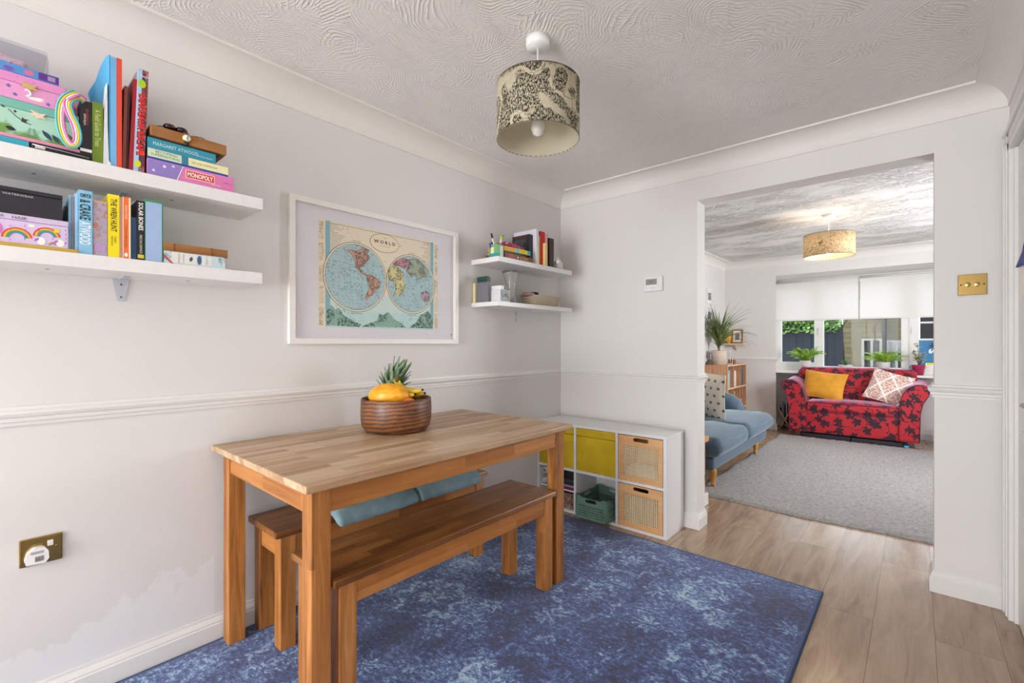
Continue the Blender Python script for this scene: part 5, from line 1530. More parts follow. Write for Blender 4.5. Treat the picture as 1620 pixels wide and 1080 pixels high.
YEL = NT('mustard_canvas'); _w1 = YEL.math('SINE', YEL.math('MULTIPLY', YEL.sep(YEL.co())[2], 900)); YEL.col(YEL.ramp(YEL.noise(YEL.co(), 9, 5), [(.3, '#c7a50d'), (.7, '#d9b814')])).set(Roughness=.7)
YEL.bump(YEL.math('ADD', YEL.noise(YEL.co(), 5, 3), YEL.math('MULTIPLY', _w1, .05)), .5, .02)
for i, lab in ((0, 'mustard yellow canvas storage box in the top left cube, partly behind the table leg'), (1, 'mustard yellow canvas storage box in the top middle cube')):
    a, b = cell[i]; a += .003; b -= .003
    t = thing('storage_box', lab, 'storage box', ((a + b) / 2, 2.90, .3185), group='yellow storage boxes')
    m = MB(); m.rbox(a, b, 2.762, 3.03, .3185, .560, .004, (0, .004, 0), 2, 6); part('box_body', m, YEL.m, t)
    m = MB(); m.rbox(a - .001, b + .001, 2.759, 3.032, .562, .615, .004, (0, .002, 0), 2, 6); part('lid', m, YEL.m, t)
# cane front crates
CANE = wood('cane_strip', ['#d2b384', '#e6cfa6', '#f2e3c4'], 'Z', None, .6, .8)
BIRCH = wood('birch_frame', ['#c98f58', '#d8a36c', '#e2b27e', '#e8bc8a'], 'X', None, .45, .7)
def stadium(cx, cz, L, r, n=8):
    return [(cx + L / 2 - r + r * math.cos(-PI / 2 + PI * i / n), cz + r * math.sin(-PI / 2 + PI * i / n)) for i in range(n + 1)] + [(cx - L / 2 + r + r * math.cos(PI / 2 + PI * i / n), cz + r * math.sin(PI / 2 + PI * i / n)) for i in range(n + 1)]
for zb, lab in ((.3185, 'wooden crate with a woven cane front in the top right cube'), (.0185, 'wooden crate with a woven cane front in the bottom right cube')):
    a, b = cell[2]; a += .004; b -= .004; zt = zb + (.294 if zb > .1 else .277)
    t = thing('cane_crate', lab, 'storage crate', ((a + b) / 2, 2.90, zb), group='cane fronted crates')
    fx0, fx1, fz0, fz1 = a + .034, b - .030, zb + .036, zt - .062
    m = MB(); m.prism([(a, zb), (b, zb), (b, zt), (a, zt)], 'Y', 2.760, 2.772, holes=[[(fx0, fz0), (fx1, fz0), (fx1, fz1), (fx0, fz1)], stadium((a + b) / 2 + .005, zt - .022, .105, .0125)])
    part('front_frame', m, BIRCH, t, bevel=.0015)
    part('side_panel', MB().box(a, a + .009, 2.772, 3.03, zb, zt), BIRCH, t); part('side_panel', MB().box(b - .009, b, 2.772, 3.03, zb, zt), BIRCH, t)
    part('base_panel', MB().box(a + .009, b - .009, 2.772, 3.03, zb, zb + .007), BIRCH, t); part('back_panel', MB().box(a + .009, b - .009, 3.021, 3.03, zb + .007, zt), BIRCH, t)
    m = MB(); nx = 19; nz = 16
    sx = (fx1 - fx0) / nx; sz = (fz1 - fz0) / nz
    for i in range(nx + 1):
        xc = fx0 + i * sx
        m.box(max(fx0, xc - .0026), min(fx1, xc + .0026), 2.7655 + (.0006 if i % 2 else 0), 2.7672, fz0, fz1)
    for j in range(nz + 1):
        zc = fz0 + j * sz
        m.box(fx0, fx1, 2.7648 + (.0006 if j % 2 else 0), 2.7664, max(fz0, zc - .0026), min(fz1, zc + .0026))
    part('cane_panel', m, CANE, t)
a, b = cell[2]
t = solo('folded_cloth', MB().rbox(a + .03, b - .03, 2.79, 2.95, .3265, .40, .03, (.0, .01, .012), 3, 5), M('#dcd8d0', .9), 'white folded cloth filling the bottom of the top cane crate', 'cloth')
solo('folded_cloth', MB().rbox(a + .03, b - .03, 2.80, 2.98, .0265, .20, .03, (.0, .01, .012), 3, 5), M('#3b2b28', .9), 'dark folded cloth inside the bottom cane crate', 'cloth')
# green folding crate
t = thing('folding_crate', 'sage green plastic folding crate standing in the bottom middle cube', 'storage crate', (.50, 2.80, .0185))
GRN = M('#6a8c7c', .4)
bx0, bx1, by0, by1, bz0, bz1 = .385, .628, 2.700, 3.0, .0185, .170
def lattice_side(axis, d0, d1, u0, u1, nm):
    holes = []
    hx = stadium((u0 + u1) / 2, bz1 - .030, .085, .012)
    holes.append(hx)
    rows = 5; cols_ = int((u1 - u0 - .04) / .0165)
    for r in range(rows):
        for c in range(cols_):
            cu = u0 + .026 + (c + .5 * (r % 2)) * .0165; cz = bz0 + .018 + r * .0165
            if cu > u1 - .022: continue
            q = .0062
            holes.append([(cu - q, cz), (cu, cz - q), (cu + q, cz), (cu, cz + q)])
    zt_ = bz1 - .012
    poly = [(u0, bz0), (u1, bz0), (u1, bz1), (u1 - .03, bz1), (u1 - .05, zt_), (u0 + .05, zt_), (u0 + .03, bz1), (u0, bz1)]
    m = MB(); m.prism(poly, axis, d0, d1, holes=holes); 
    lo, hi = min(d0, d1), max(d0, d1)
    for uu in (u0, u1 - .010):
        if axis == 'Y': m.box(uu, uu + .010, lo - .003, hi + .003, bz0, bz1)
        else: m.box(lo - .003, hi + .003, uu, uu + .010, bz0, bz1)
    if axis == 'Y': m.box(u0, u1, lo - .003, hi + .001, bz0, bz0 + .008); m.box(u0 + .05, u1 - .05, lo - .003, hi + .001, zt_ - .004, zt_)
    else: m.box(lo - .001, hi + .003, u0, u1, bz0, bz0 + .008); m.box(lo - .001, hi + .003, u0 + .05, u1 - .05, zt_ - .004, zt_)
    part(nm, m, GRN, t)
lattice_side('Y', by0, by0 + .004, bx0, bx1, 'front_side'); lattice_side('Y', by1 - .004, by1, bx0, bx1, 'rear_side')
lattice_side('X', bx1 - .004, bx1, by0, by1, 'end_side'); lattice_side('X', bx0, bx0 + .004, by0, by1, 'end_side')
part('base', MB().box(bx0, bx1, by0, by1, bz0, bz0 + .004), GRN, t)
solo('oddments', MB().rbox(.43, .54, 2.74, 2.86, .0235, .115, .03, (0, 0, .01), 3, 4), multi_mat('dark_clutter', [(0, '#20222a'), (.45, '#33313a'), (.58, '#8f2a2a'), (.63, '#2a2c30')], 25), 'dark and red oddments lying inside the green folding crate', 'oddments')
# left bottom cube: insert shelf with papers and boxes
a, b = cell[0]
solo('shelf_insert', MB().box(a + .001, b - .001, 2.775, 3.03, .146, .156), SHELFW, 'white insert shelf halving the bottom left cube', 'shelf')
t = solo('paper_roll', MB().tube([(.060, 2.775, .262), (.060, 3.0, .262)], .026, 20), M('#d9dade', .7), 'thick roll of white paper in the bottom left cube', 'roll of paper')
part('roll_core', MB().tube([(.060, 2.7735, .262), (.060, 2.7752, .262)], .012, 16), M('#8d8d92', .7), t, world=True)
for k, (xa, xb, za, zb_, c, lab) in enumerate(((.10, .325, .1565, .178, '#7a1748', 'magenta folder at the bottom of the pile in the bottom left cube'), (.08, .318, .1785, .190, '#9ea3ab', 'grey glossy folder on the magenta one in the bottom left cube'), (.09, .322, .1905, .214, '#26262b', 'black folder in the bottom left cube pile'), (.11, .315, .2145, .232, '#35333a', 'charcoal folder on top of the pile beside the paper roll'))):
    tt = thing('document_folder', lab, 'folder', ((xa + xb) / 2, 2.88, za), group='folders in the cube')
    part('cover', MB().box(xa, xb, 2.775, 2.777, za, zb_).box(xa, xb, 2.777, 3.0, za, za + .002).box(xa, xb, 2.777, 3.0, zb_ - .002, zb_), M(c, .35), tt)
    part('papers', MB().box(xa + .003, xb - .003, 2.778, 2.998, za + .002, zb_ - .002), PAGE, tt)
solo('paper_roll', MB().tube([(.045, 2.78, .178), (.045, 3.0, .178)], .020, 16), M('#cfd0d6', .7), 'thinner paper roll lying low at the left of the bottom left cube', 'roll of paper')
for za, zb_, lab in ((.0185, .073, 'lower patterned card box in the bottom left cube'), (.0735, .128, 'upper patterned card box in the bottom left cube')):
    crate(lab, multi_mat('collage_card' + str(za), [(0, '#2b2422'), (.4, '#6b4a3c'), (.48, '#b5a08c'), (.54, '#7a2a1e'), (.6, '#3a3634'), (.68, '#c2b8ac')], 34, 5), .10, .325, 2.785, 3.0, za, zb_, .012, name='patterned_box', cat='box', group='patterned boxes in the cube')

# ------------------------------------------------------------------ living room
m = MB(); nx, ny = 110, 200
X0, X1, Y0_, Y1_ = .80, 3.05, 3.752, 6.93
V = []; Fc = []
rg = random.Random(11)
for i in range(nx + 1):
    for j in range(ny + 1):
        u, v = i / nx, j / ny
        e = min(u, 1 - u) * (X1 - X0); e2 = min(v, 1 - v) * (Y1_ - Y0_)
        z = .022 * min(1, (min(e, e2) / .03)) ** .5 if min(e, e2) > 0 else 0
        z += rg.uniform(-.005, .006) if z > 0 else 0
        # the far left of the rug is cut back where the sofa stands, near corner flops a little towards the chest
        xx = X0 + (X1 - X0) * u + .01 * math.sin(v * 30) * (1 if u < .02 else 0)
        V.append((xx - .0, Y0_ + (Y1_ - Y0_) * v + .012 * math.sin(u * 14) * (1 - v), max(.002, z)))
for i in range(nx):
    for j in range(ny):
        a = i * (ny + 1) + j; Fc.append((a, a + ny + 1, a + ny + 2, a + 1))
m.add(V, Fc, True); m.box(X0 + .01, X1 - .01, Y0_ + .02, Y1_ - .01, .0, .0022)
solo('shag_rug', m, SHAG, 'large pale grey shaggy rug on the living room floor', 'rug')

def turned_leg(x, y, z0, z1, r=.030):
    m = MB(); h = z1 - z0
    m.lathe([(0, 0), (r * .48, 0), (r * .55, h * .03), (r * .52, h * .12), (r * .66, h * .15), (r * .66, h * .19), (r * .56, h * .22), (r * .62, h * .4), (r * .80, h * .62), (r, h * .85), (r * .98, h * .97), (r * .9, h), (0, h)], 20, (x, y, z0))
    return m
LEGW = wood('honey_turned_leg', ['#a5702e', '#bf8a42', '#cf9c54'], 'Z', None, .35, .5)
t = thing('sofa', 'blue velvet two seat sofa on turned wooden legs by the left wall', 'sofa', (.5, 4.8, 0))
m = MB(); m.rbox(.14, .915, 3.93, 5.70, .160, .290, .03, (.0, .0, 0), 3, 6); part('base_frame', m, VELVET, t)
PIPE = fabric('blue_piping', '#4b6c82', None, 200, .7, .5)
for a, b in ((3.86, 4.735), (4.745, 5.745)):
    m = MB(); m.rbox(.22, .985, a, b, .285, .445, .07, (.015, .0, .040), 6, 8)
    for k in range(len(m.v)):
        x, y, z = m.v[k]; m.v[k] = (x, y, z + .006 * math.sin(x * 23 + y * 9) * (1 if z > .40 else 0))
    sc = part('seat_cushion', m, VELVET, t)
    q = MB(); q.tube([(.30, a + .006, .396), (.90, a + .008, .396), (.95, a + .022, .396), (.982, a + .07, .396), (.992, (a + b) / 2, .398), (.982, b - .07, .396), (.95, b - .022, .396), (.90, b - .008, .396)], .005, 6); part('piping', q, PIPE, sc)
def arm(ya, yb):
    m = MB(); yc = (ya + yb) / 2; hw = (yb - ya) / 2
    V = []; Fc = []; n = 20
    stations = [(.05, .70, 1), (.30, .685, 1), (.52, .655, 1), (.60, .63, 1), (.67, .575, .95), (.705, .50, .85), (.715, .42, .6)]
    for x, zt, s in stations:
        for j in range(n):
            a = 2 * PI * j / n; c_, s_ = math.cos(a), math.sin(a)
            p = 3; k_ = (abs(c_) ** p + abs(s_) ** p) ** (-1 / p)
            V.append((x, yc + hw * s * k_ * c_, (.29 + zt) / 2 + (zt - .29) / 2 * k_ * s_))
    for i in range(len(stations) - 1):
        for j in range(n):
            k = (j + 1) % n; Fc.append((i * n + j, i * n + k, (i + 1) * n + k, (i + 1) * n + j))
    Fc.append(tuple(reversed(range(n)))); Fc.append(tuple((len(stations) - 1) * n + j for j in range(n)))
    m.add(V, Fc, True); part('arm', m, VELVET, t)
arm(5.46, 5.70); arm(3.90, 4.10)
m = MB(); m.rbox(.03, .24, 3.93, 5.69, .28, .78, .07, (.0, .0, .03), 5, 6); part('backrest', m, VELVET, t)
for x, y in ((.890, 3.99), (.862, 5.455), (.20, 3.99), (.20, 5.60)):
    part('leg', turned_leg(x, y, .024 if x > .8 else .001, .165), LEGW, t)

def cushion_mesh(w, h, th, n=16, pinch=.07):
    V = []; Fc = []
    for sg in (1, -1):
        for i in range(n + 1):
            for j in range(n + 1):
                u = -1 + 2 * i / n; v = -1 + 2 * j / n
                x = u * w / 2 * (1 - pinch * (1 - v * v)); y = v * h / 2 * (1 - pinch * (1 - u * u))
                k = max(0, (1 - abs(u) ** 2.6) * (1 - abs(v) ** 2.6)) ** .55
                V.append((x, y, sg * th / 2 * k + .004 * math.sin(u * 7 + v * 5) * k))
    o = (n + 1) ** 2
    for i in range(n):
        for j in range(n):
            a = i * (n + 1) + j
            Fc.append((a, a + n + 1, a + n + 2, a + 1)); Fc.append((o + a + 1, o + a + n + 2, o + a + n + 1, o + a))
    # edge piping closes the rim
    return MB().add(V, Fc, True)
def cushion(label, mat, w, h, th, loc, ex, ey, group):
    """ex, ey: directions of the cushion's width and height in the room"""
    ex = Vector(ex).normalized(); ey = Vector(ey); ey = (ey - ex * ey.dot(ex)).normalized(); ez = ex.cross(ey)
    o = link('cushion', cushion_mesh(w, h, th), mat)
    o.matrix_world = Matrix.Translation(loc) @ Matrix((ex, ey, ez)).transposed().to_4x4()
    e = MB(); n = 10; pts = []
    for a, b in (((-1, -1), (1, -1)), ((1, -1), (1, 1)), ((1, 1), (-1, 1)), ((-1, 1), (-1, -1))):
        for k in range(n):
            u = a[0] + (b[0] - a[0]) * k / n; v = a[1] + (b[1] - a[1]) * k / n
            pts.append((u * w / 2 * (1 - .07 * (1 - v * v)), v * h / 2 * (1 - .07 * (1 - u * u)), 0))
    e.tube(pts + [pts[0]], .004, 6, False)
    part('edge_seam', e, mat, o, world=False)
    return props(o, label, 'cushion', group)
cushion('cream scatter cushion with tan spots on the blue sofa', DOTS, .56, .50, .15, (.50, 4.95, .675), (.88, -.46, -.10), (-.42, .10, 1), 'scatter cushions')

t = thing('wooden_chest', 'pine chest on a white plinth just inside the opening, beside the blue sofa', 'chest', (.80, 3.48, 0))
CH = wood('old_pine_chest', ['#8d5a32', '#b07c4c', '#c79562', '#d6a878'], 'Z', None, .5, .9)
part('body', MB().box(.55, .965, 3.27, 3.58, .09, .475), CH, t, bevel=.004); part('top', MB().box(.53, .985, 3.25, 3.605, .475, .515), CH, t, bevel=.005)
part('plinth', MB().box(.54, .982, 3.26, 3.600, .0, .09), TRIM, t, bevel=.006)
for zz in (.19, .36): part('metal_band', MB().box(.93, .968, 3.50, 3.583, zz, zz + .035), M('#4b4a4a', .5, .6), t)

# bookcase
t = thing('bookcase', 'oak bookcase with open cubes in the far left corner', 'bookcase', (.15, 6.85, 0))
bx, ya, yb, hz = .30, 6.42, 7.29, .925
part('end_panel', MB().box(.005, bx, ya, ya + .018, .0, hz), OAKV, t); part('end_panel', MB().box(.005, bx, yb - .018, yb, .0, hz), OAKV, t)
LE = M('#dcc0a0', .5)
for zz in (.0, .30, .60, hz - .018): part('shelf_board', MB().box(.005, bx - .002, ya + .018, yb - .018, zz, zz + .018), OAKV, t)
for yy in (ya + .285, ya + .57): part('divider', MB().box(.01, bx - .003, yy, yy + .016, .018, hz - .018), OAKV, t)
part('front_edge', MB().box(bx - .002, bx + .002, ya, yb, hz - .018, hz).box(bx - .002, bx + .002, ya, ya + .018, 0, hz - .018).box(bx - .002, bx + .002, ya + .018, yb, .60, .618).box(bx - .002, bx + .002, ya + .018, yb, .30, .318), LE, t)
part('back_panel', MB().box(.0055, .009, ya + .018, yb - .018, .0, hz), OAKV, t)
rb = random.Random(21)
GB = 'books in the oak bookcase'
rows = [
 (6.441, .6185, [('#4f7f3c', .022, .22, 'green'), ('#e0c47a', .026, .19, 'sand yellow'), ('#d3cfa0', .02, .20, 'pale cream'), ('#7aa6a2', .028, .24, 'sea green'), ('#9fc3c6', .024, .23, 'pale teal'), ('#8a6f86', .02, .24, 'dusty mauve')]),
 (6.730, .6185, [('#ead9d0', .026, .20, 'blush'), ('#f0e9e0', .03, .21, 'ivory'), ('#e4b9b4', .022, .19, 'rose'), ('#eceae6', .026, .22, 'white'), ('#d9a48f', .02, .20, 'salmon')]),
 (7.015, .6185, [('#d7dbe4', .028, .25, 'pale blue-grey'), ('#9a1f4a', .024, .20, 'crimson'), ('#5e7c88', .03, .25, 'slate blue'), ('#3f6f72', .03, .24, 'deep teal'), ('#2b2f3a', .03, .22, 'near black')]),
 (6.730, .3185, [('#8f93b4', .03, .24, 'lavender grey'), ('#2b4a86', .02, .20, 'royal blue'), ('#d9b53a', .034, .24, 'golden yellow'), ('#2a211e', .026, .25, 'dark brown')])]
place = ['nearest upper cube', 'middle upper cube', 'farthest upper cube', 'middle lower cube']
for ri, (yy, zz, lst) in enumerate(rows):
    y = yy
    for c, w, h, nm in lst:
        book('%s book in the %s of the oak bookcase' % (nm, place[ri]), c, .10, .285, y, y + w, zz, zz + h, group=GB)
        y += w + .0012
crate('orange and red toy box on top of the books in the middle upper cube', M('#e08a2a', .5), .10, .25, 6.76, 6.85, .8405, .895, name='toy_box')
t = thing('straw_basket', 'small straw basket of oddments in the farthest lower cube', 'basket', (.16, 7.14, .3185))
part('weave', MB().lathe([(0, 0), (.07, 0), (.09, .07), (.1, .10), (.092, .10), (.06, .01), (0, .01)], 20, (.18, 7.14, .3185)), M('#d8bd88', .8), t)
part('contents', MB().ball((.18, 7.14, .405), (.06, .07, .03)), M('#7a3a2a', .7), t)

# plants
def strap_plant(name, label, c, zb, n, L, seed, mat, wid=.008, up=1.2, cat='plant', droop=.35, trunk=.0):
    t = thing(name, label, cat, (c[0], c[1], zb))
    r = random.Random(seed); m = MB()
    for i in range(n):
        a = i * 2.39996 + r.uniform(-.3, .3); el = r.uniform(.15, 1.0)
        out = Vector((math.cos(a), math.sin(a), 0))
        d = (out * (1 - el * .75) + Vector((0, 0, up * (.3 + el)))).normalized()
        l = L * r.uniform(.65, 1.05)
        p = Vector((c[0], c[1], zb + trunk * r.uniform(.4, 1))) + out * .012
        pts = []
        for k in range(9):
            pts.append(p.copy()); p = p + d * l / 8; d = (d + Vector((0, 0, -droop * r.uniform(.5, 1.2) * (1.1 - el * .7)))* .55 + out * .03).normalized()
        m.strip(pts, [wid * q for q in (.6, .9, 1, 1, .95, .8, .6, .35, .05)], Vector((0, 0, 1)).cross(out), .0012)
    part('leaves', m, mat, t)
    return t
def pot(parent, c, zb, r0, r1, h, mat, name='pot', ribs=0):
    m = MB(); m.lathe([(0, 0), (r0, 0), (r1, h * .97), (r1, h), (r1 * .9, h), (r1 * .88, h * .85), (0, h * .85)], 28, (c[0], c[1], zb))
    if ribs:
        for k in range(len(m.v)):
            x, y, z = m.v[k]; s = 1 + .015 * math.sin((z - zb) / h * ribs * 2 * PI); m.v[k] = (c[0] + (x - c[0]) * s, c[1] + (y - c[1]) * s, z)
    part(name, m, mat, parent)
    part('soil', MB().lathe([(0, h * .90), (r1 * .86, h * .88), (r1 * .86, h * .86)], 20, (c[0], c[1], zb)), M('#3c2d22', .95), parent)
RIB = NT('ribbed_cream_pot'); _s = RIB.math('SINE', RIB.math('MULTIPLY', RIB.sep(RIB.co())[2], 420)); RIB.col(RIB.ramp(_s, [(.2, '#d6c3b0'), (.8, '#ece0d3')])).set(Roughness=.6); RIB.bump(_s, .6, .004)
pc = (.150, 6.545)
t = strap_plant('dragon_plant', 'tall strappy houseplant in a ribbed cream pot on the bookcase', pc, .926 + .13, 120, .56, 4, LEAF_DARK, .0085, 1.25, droop=.42, trunk=.22)
t.location = (pc[0], pc[1], .9255)
for ch in t.children: 
    for v in ch.data.vertices:
        v.co.z += .13
        if v.co.x < -.135: v.co.x = -.135 + (-.135 - v.co.x) * .5
        if v.co.x > .0 and v.co.y > .70: v.co.y = .70
pot(t, pc, .9255, .088, .098, .190, RIB.m)
part('stem', MB().tube([(pc[0], pc[1], 1.08), (pc[0] + .005, pc[1], 1.18), (pc[0], pc[1], 1.30)], [.016, .013, .010], 8), M('#8a7a50', .8), t)
t = thing('glass_jar', 'clear glass jar with a wooden foot left of the ribbed pot', 'jar', (.05, 6.47, .9255))
part('jar_body', MB().lathe([(.034, .03), (.036, .06), (.034, .14), (.026, .16), (.023, .16), (.031, .14), (.033, .06), (.031, .03)], 20, (.052, 6.475, .9255)), CLEAR, t)
part('foot', MB().lathe([(0, 0), (.030, 0), (.038, .03), (0, .03)], 20, (.052, 6.475, .9255)), M('#6b6350', .6), t)
t = thing('house_lantern', 'white wire house shaped lantern on the far end of the bookcase', 'lantern', (.20, 6.76, .9255))
m = MB(); xa, xb, yc_, yd_ = .17, .25, 6.70, 6.80; zt = 1.10; zr = 1.155
for x in (xa, xb):
    m.tube([(x, yc_, .927), (x, yc_, zt), (x, (yc_ + yd_) / 2, zr), (x, yd_, zt), (x, yd_, .927), (x, yc_, .927)], .004, 6)
for y, z in ((yc_, zt), (yd_, zt), ((yc_ + yd_) / 2, zr), (yc_, .929), (yd_, .929)): m.tube([(xa, y, z), (xb, y, z)], .004, 6)
part('wire_frame', m, WHITE, t)
solo('trinket_box', MB().box(.19, .26, 6.83, 6.92, .9255, .985), M('#8f4a2a', .5), 'small red-brown wooden box beside the house lantern', 'box')
# wall shelf + photo frame + yellow pot
t = thing('wall_shelf', 'small pale wooden shelf on the far wall above the bookcase', 'shelf', (.17, 7.25, 1.19))
part('board', MB().box(.02, .31, 7.16, FY - .0005, 1.192, 1.210), wood('pale_shelf_wood', ['#c9b196', '#dac7ae', '#e3d3bd'], 'X', None, .5, .5), t, bevel=.001)
part('bracket', MB().prism([(FY - .001, 1.191), (FY - .10, 1.191), (FY - .001, 1.10)], 'X', .16, .168), M('#cbb9a2', .5), t)
t = thing('framed_photo', 'small brown wooden photo frame leaning on the far wall shelf', 'photo frame', (.195, 7.24, 1.2105))
fm = MB(); fm.prism([(.118, 1.2105), (.268, 1.2105), (.268, 1.415), (.118, 1.415)], 'Y', 7.225, 7.240, holes=[[(.136, 1.23), (.250, 1.23), (.250, 1.396), (.136, 1.396)]])
part('frame', fm, BROWNW, t); part('mount', MB().box(.134, .252, 7.234, 7.239, 1.228, 1.398), M('#ece6dc', .8), t)
part('photograph', MB().box(.163, .224, 7.232, 7.2345, 1.262, 1.362), multi_mat('photo_print', [(0, '#3a3a40'), (.45, '#77777c'), (.58, '#b9b4ae')], 40), t)
for ch in t.children: ch.rotation_euler.x = -.10
t = thing('potted_plant', 'small green plant in a yellow pot on the wall shelf', 'plant', (.060, 7.23, 1.2105))
pot(t, (.066, 7.235), 1.2105, .040, .052, .11, M('#d9a62c', .5))
m = MB(); r_ = random.Random(8)
for i in range(26):
    a = r_.uniform(0, 2 * PI); p0 = Vector((.066, 7.235, 1.30)); hgt = r_.uniform(.05, .24); o_ = Vector((math.cos(a), math.sin(a) * .5, 0))
    p1 = p0 + Vector((0, 0, hgt)) + o_ * r_.uniform(.02, .08); m.tube([p0, p0 + Vector((0, 0, hgt * .6)) + o_ * .01, p1], .001, 4)
    m.strip([p1 - o_ * .018, p1, p1 + o_ * .02], [.004, .012, .002], Vector((0, 0, 1)).cross(o_), .0008)
part('leaves', m, LEAF_PALM, t)
# gallery frames on the left wall
for y, z, w, h, nm in ((6.60, 1.60, .22, .24, 'lower'), (6.60, 1.86, .20, .20, 'upper')):
    t = thing('picture_frame', '%s of two white framed black and white photos on the left living room wall' % nm, 'picture', (0, y, z - h / 2), group='gallery of small frames')
    fm = MB(); fm.prism(rect(y - w / 2, y + w / 2, z - h / 2, z + h / 2), 'X', .0005, .02, holes=[rect(y - w / 2 + .018, y + w / 2 - .018, z - h / 2 + .018, z + h / 2 - .018)]); part('frame', fm, WHITE, t)
    part('mount', MB().box(.0005, .006, y - w / 2 + .016, y + w / 2 - .016, z - h / 2 + .016, z + h / 2 - .016), M('#e6e6e6', .7), t)
    for k in range(3): part('photograph', MB().box(.006, .0075, y - w / 2 + .04 + k * .047, y - w / 2 + .078 + k * .047, z - .05, z + .05), multi_mat('mono_photo%d%s' % (k, nm), [(0, '#222226'), (.48, '#6a6a70'), (.58, '#b5b5b5')], 30 + k), t)

# red sofa
t = thing('sofa', 'red two seat sofa with dark purple flowers in the window bay', 'sofa', (1.545, 7.27, 0))
A0 = .97; SY = 6.99; SB = 7.60
def armp(mir, s=1.0):
    base = [(-.072, .07), (-.078, .40), (-.100, .52), (-.150, .62), (-.162, .668), (-.148, .712), (-.105, .738), (-.037, .738), (.03, .70), (.080, .62), (.104, .53), (.111, .45), (.111, .07)]
    return [((A0 + u) if not mir else (A0 + 1.148 - u), z) for u, z in base]
for mir in (False, True):
    P_ = armp(mir)
    m = MB(); V = []; Fc = []; n = len(P_)
    cx_ = sum(p[0] for p in P_) / n; cz_ = sum(p[1] for p in P_) / n
    st = [(SY + .012, .985, 0), (SY, .96, 0), (SY + .02, 1.0, 0), (SY + .10, 1.0, .0), (SY + .30, 1.0, .005), (SY + .45, .99, .02), (SB - .03, .95, .04)]
    st = [(SY + .004, .97, 0), (SY, .93, 0)][::-1] + [(SY + .015, 1.0, 0), (SY + .20, 1.0, .0), (SY + .40, 1.0, .012), (SB - .02, .97, .035)]
    for y, s_, dz in st:
        for px_, pz in P_:
            V.append((cx_ + (px_ - cx_) * s_, y, max(.068, cz_ + (pz - cz_) * s_) + dz * (pz > .5)))
    for i in range(len(st) - 1):
        for j in range(n):
            k = (j + 1) % n; Fc.append((i * n + j, i * n + k, (i + 1) * n + k, (i + 1) * n + j))
    m.add(V, Fc, True)
    m.add([V[j] for j in range(n)], [tuple(range(n))], False); m.add(V[-n:], [tuple(reversed(range(n)))], False)
    am = part('arm', m, FLORAL, t)
    e = MB(); e.tube([(cx_ + (a - cx_) * .97, SY + .001, max(.07, cz_ + (b - cz_) * .97)) for a, b in P_[:-1]], .005, 6); part('piping', e, M('#5d1430', .7), am)
m = MB(); m.rbox(A0 + .105, A0 + 1.043, SY + .025, SB - .05, .07, .345, .015, (0, 0, 0), 2, 4); part('base_frame', m, FLORAL, t)
m = MB(); m.rbox(A0 + .108, A0 + 1.04, SY - .005, 7.42, .335, .470, .045, (0, .012, .028), 5, 10); sc = part('seat_cushion', m, FLORAL, t)
part('piping', MB().tube([(A0 + .12, SY + .008, .452), (A0 + .35, SY - .004, .458), (A0 + .574, SY - .008, .460), (A0 + .80, SY - .004, .458), (A0 + 1.03, SY + .008, .452)], .005, 6), M('#5d1430', .7), sc)
m = MB(); V = []; Fc = []; n_u = 24
prof = [(7.36, .30), (7.38, .50), (7.42, .70), (7.46, .82), (7.50, .865), (7.55, .885), (7.60, .87), (7.625, .82), (7.625, .30)]
for i in range(n_u + 1):
    u = i / n_u; x = A0 - .05 + 1.248 * u
    crown = .012 * math.cos((u - .5) * PI) + (.012 if abs(u - .5) > .44 else 0) - (.05 if (u < .02 or u > .98) else 0)
    for y, z in prof: V.append((x, y, z + crown * (z > .6)))
n = len(prof)
for i in range(n_u):
    for j in range(n):
        k = (j + 1) % n; Fc.append((i * n + j, i * n + k, (i + 1) * n + k, (i + 1) * n + j))
Fc.append(tuple(reversed(range(n)))); Fc.append(tuple(n_u * n + j for j in range(n)))
m.add(V, Fc, True); part('backrest', m, FLORAL, t)
DKW = M('#4b2a1c', .4)
for x, y in ((.985, SY + .03), (2.11, SY + .03), (.985, 7.53), (2.11, 7.53)):
    part('leg', MB().box(x - .02, x + .035, y - .02, y + .035, .001, .072), DKW, t, bevel=.004)
cushion('plain mustard yellow cushion at the left of the red sofa', MUSTARD, .475, .375, .13, (1.245, 7.26, .665), (.99, -.10, -.10), (-.10, .42, .90), 'scatter cushions')
cushion('pale pink and brown ogee patterned cushion at the right of the red sofa', OGEE, .40, .40, .13, (1.905, 7.25, .675), (.93, -.10, -.28), (.28, .38, .88), 'scatter cushions')
for k, (a, b, c_, lab) in enumerate(((1.03, 1.55, '#1f1a26', 'black flat case lying under the left half of the red sofa'), (1.56, 2.04, '#191720', 'black flat case lying under the right half of the red sofa'))):
    crate(lab, M(c_, .35), a, b, 7.03, 7.45, .001, .052, name='flat_case', cat='case', group='cases under the sofa')
t = thing('toy', 'small bright blue toy under the right end of the red sofa', 'toy', (2.06, 7.0, 0))
part('toy_body', MB().rbox(2.05, 2.10, 6.955, 7.0, .004, .034, .012, (0, 0, .004), 3, 2), M('#2f8fd0', .3), t); part('wheel', MB().tube([(2.062, 6.95, .010), (2.062, 7.004, .010)], .009, 12), BLACK, t); part('wheel', MB().tube([(2.088, 6.95, .010), (2.088, 7.004, .010)], .009, 12), BLACK, t)
solo('shoe_box', MB().box(2.36, 2.52, 7.38, 7.58, .0, .10), M('#2a2a2e', .5), 'black box on the floor at the right of the red sofa', 'box')
solo('red_case', MB().rbox(2.36, 2.46, 7.42, 7.54, .1005, .24, .015, (0, 0, 0), 3, 2), M('#b3202a', .4), 'small red case standing on the black box by the red sofa', 'case')

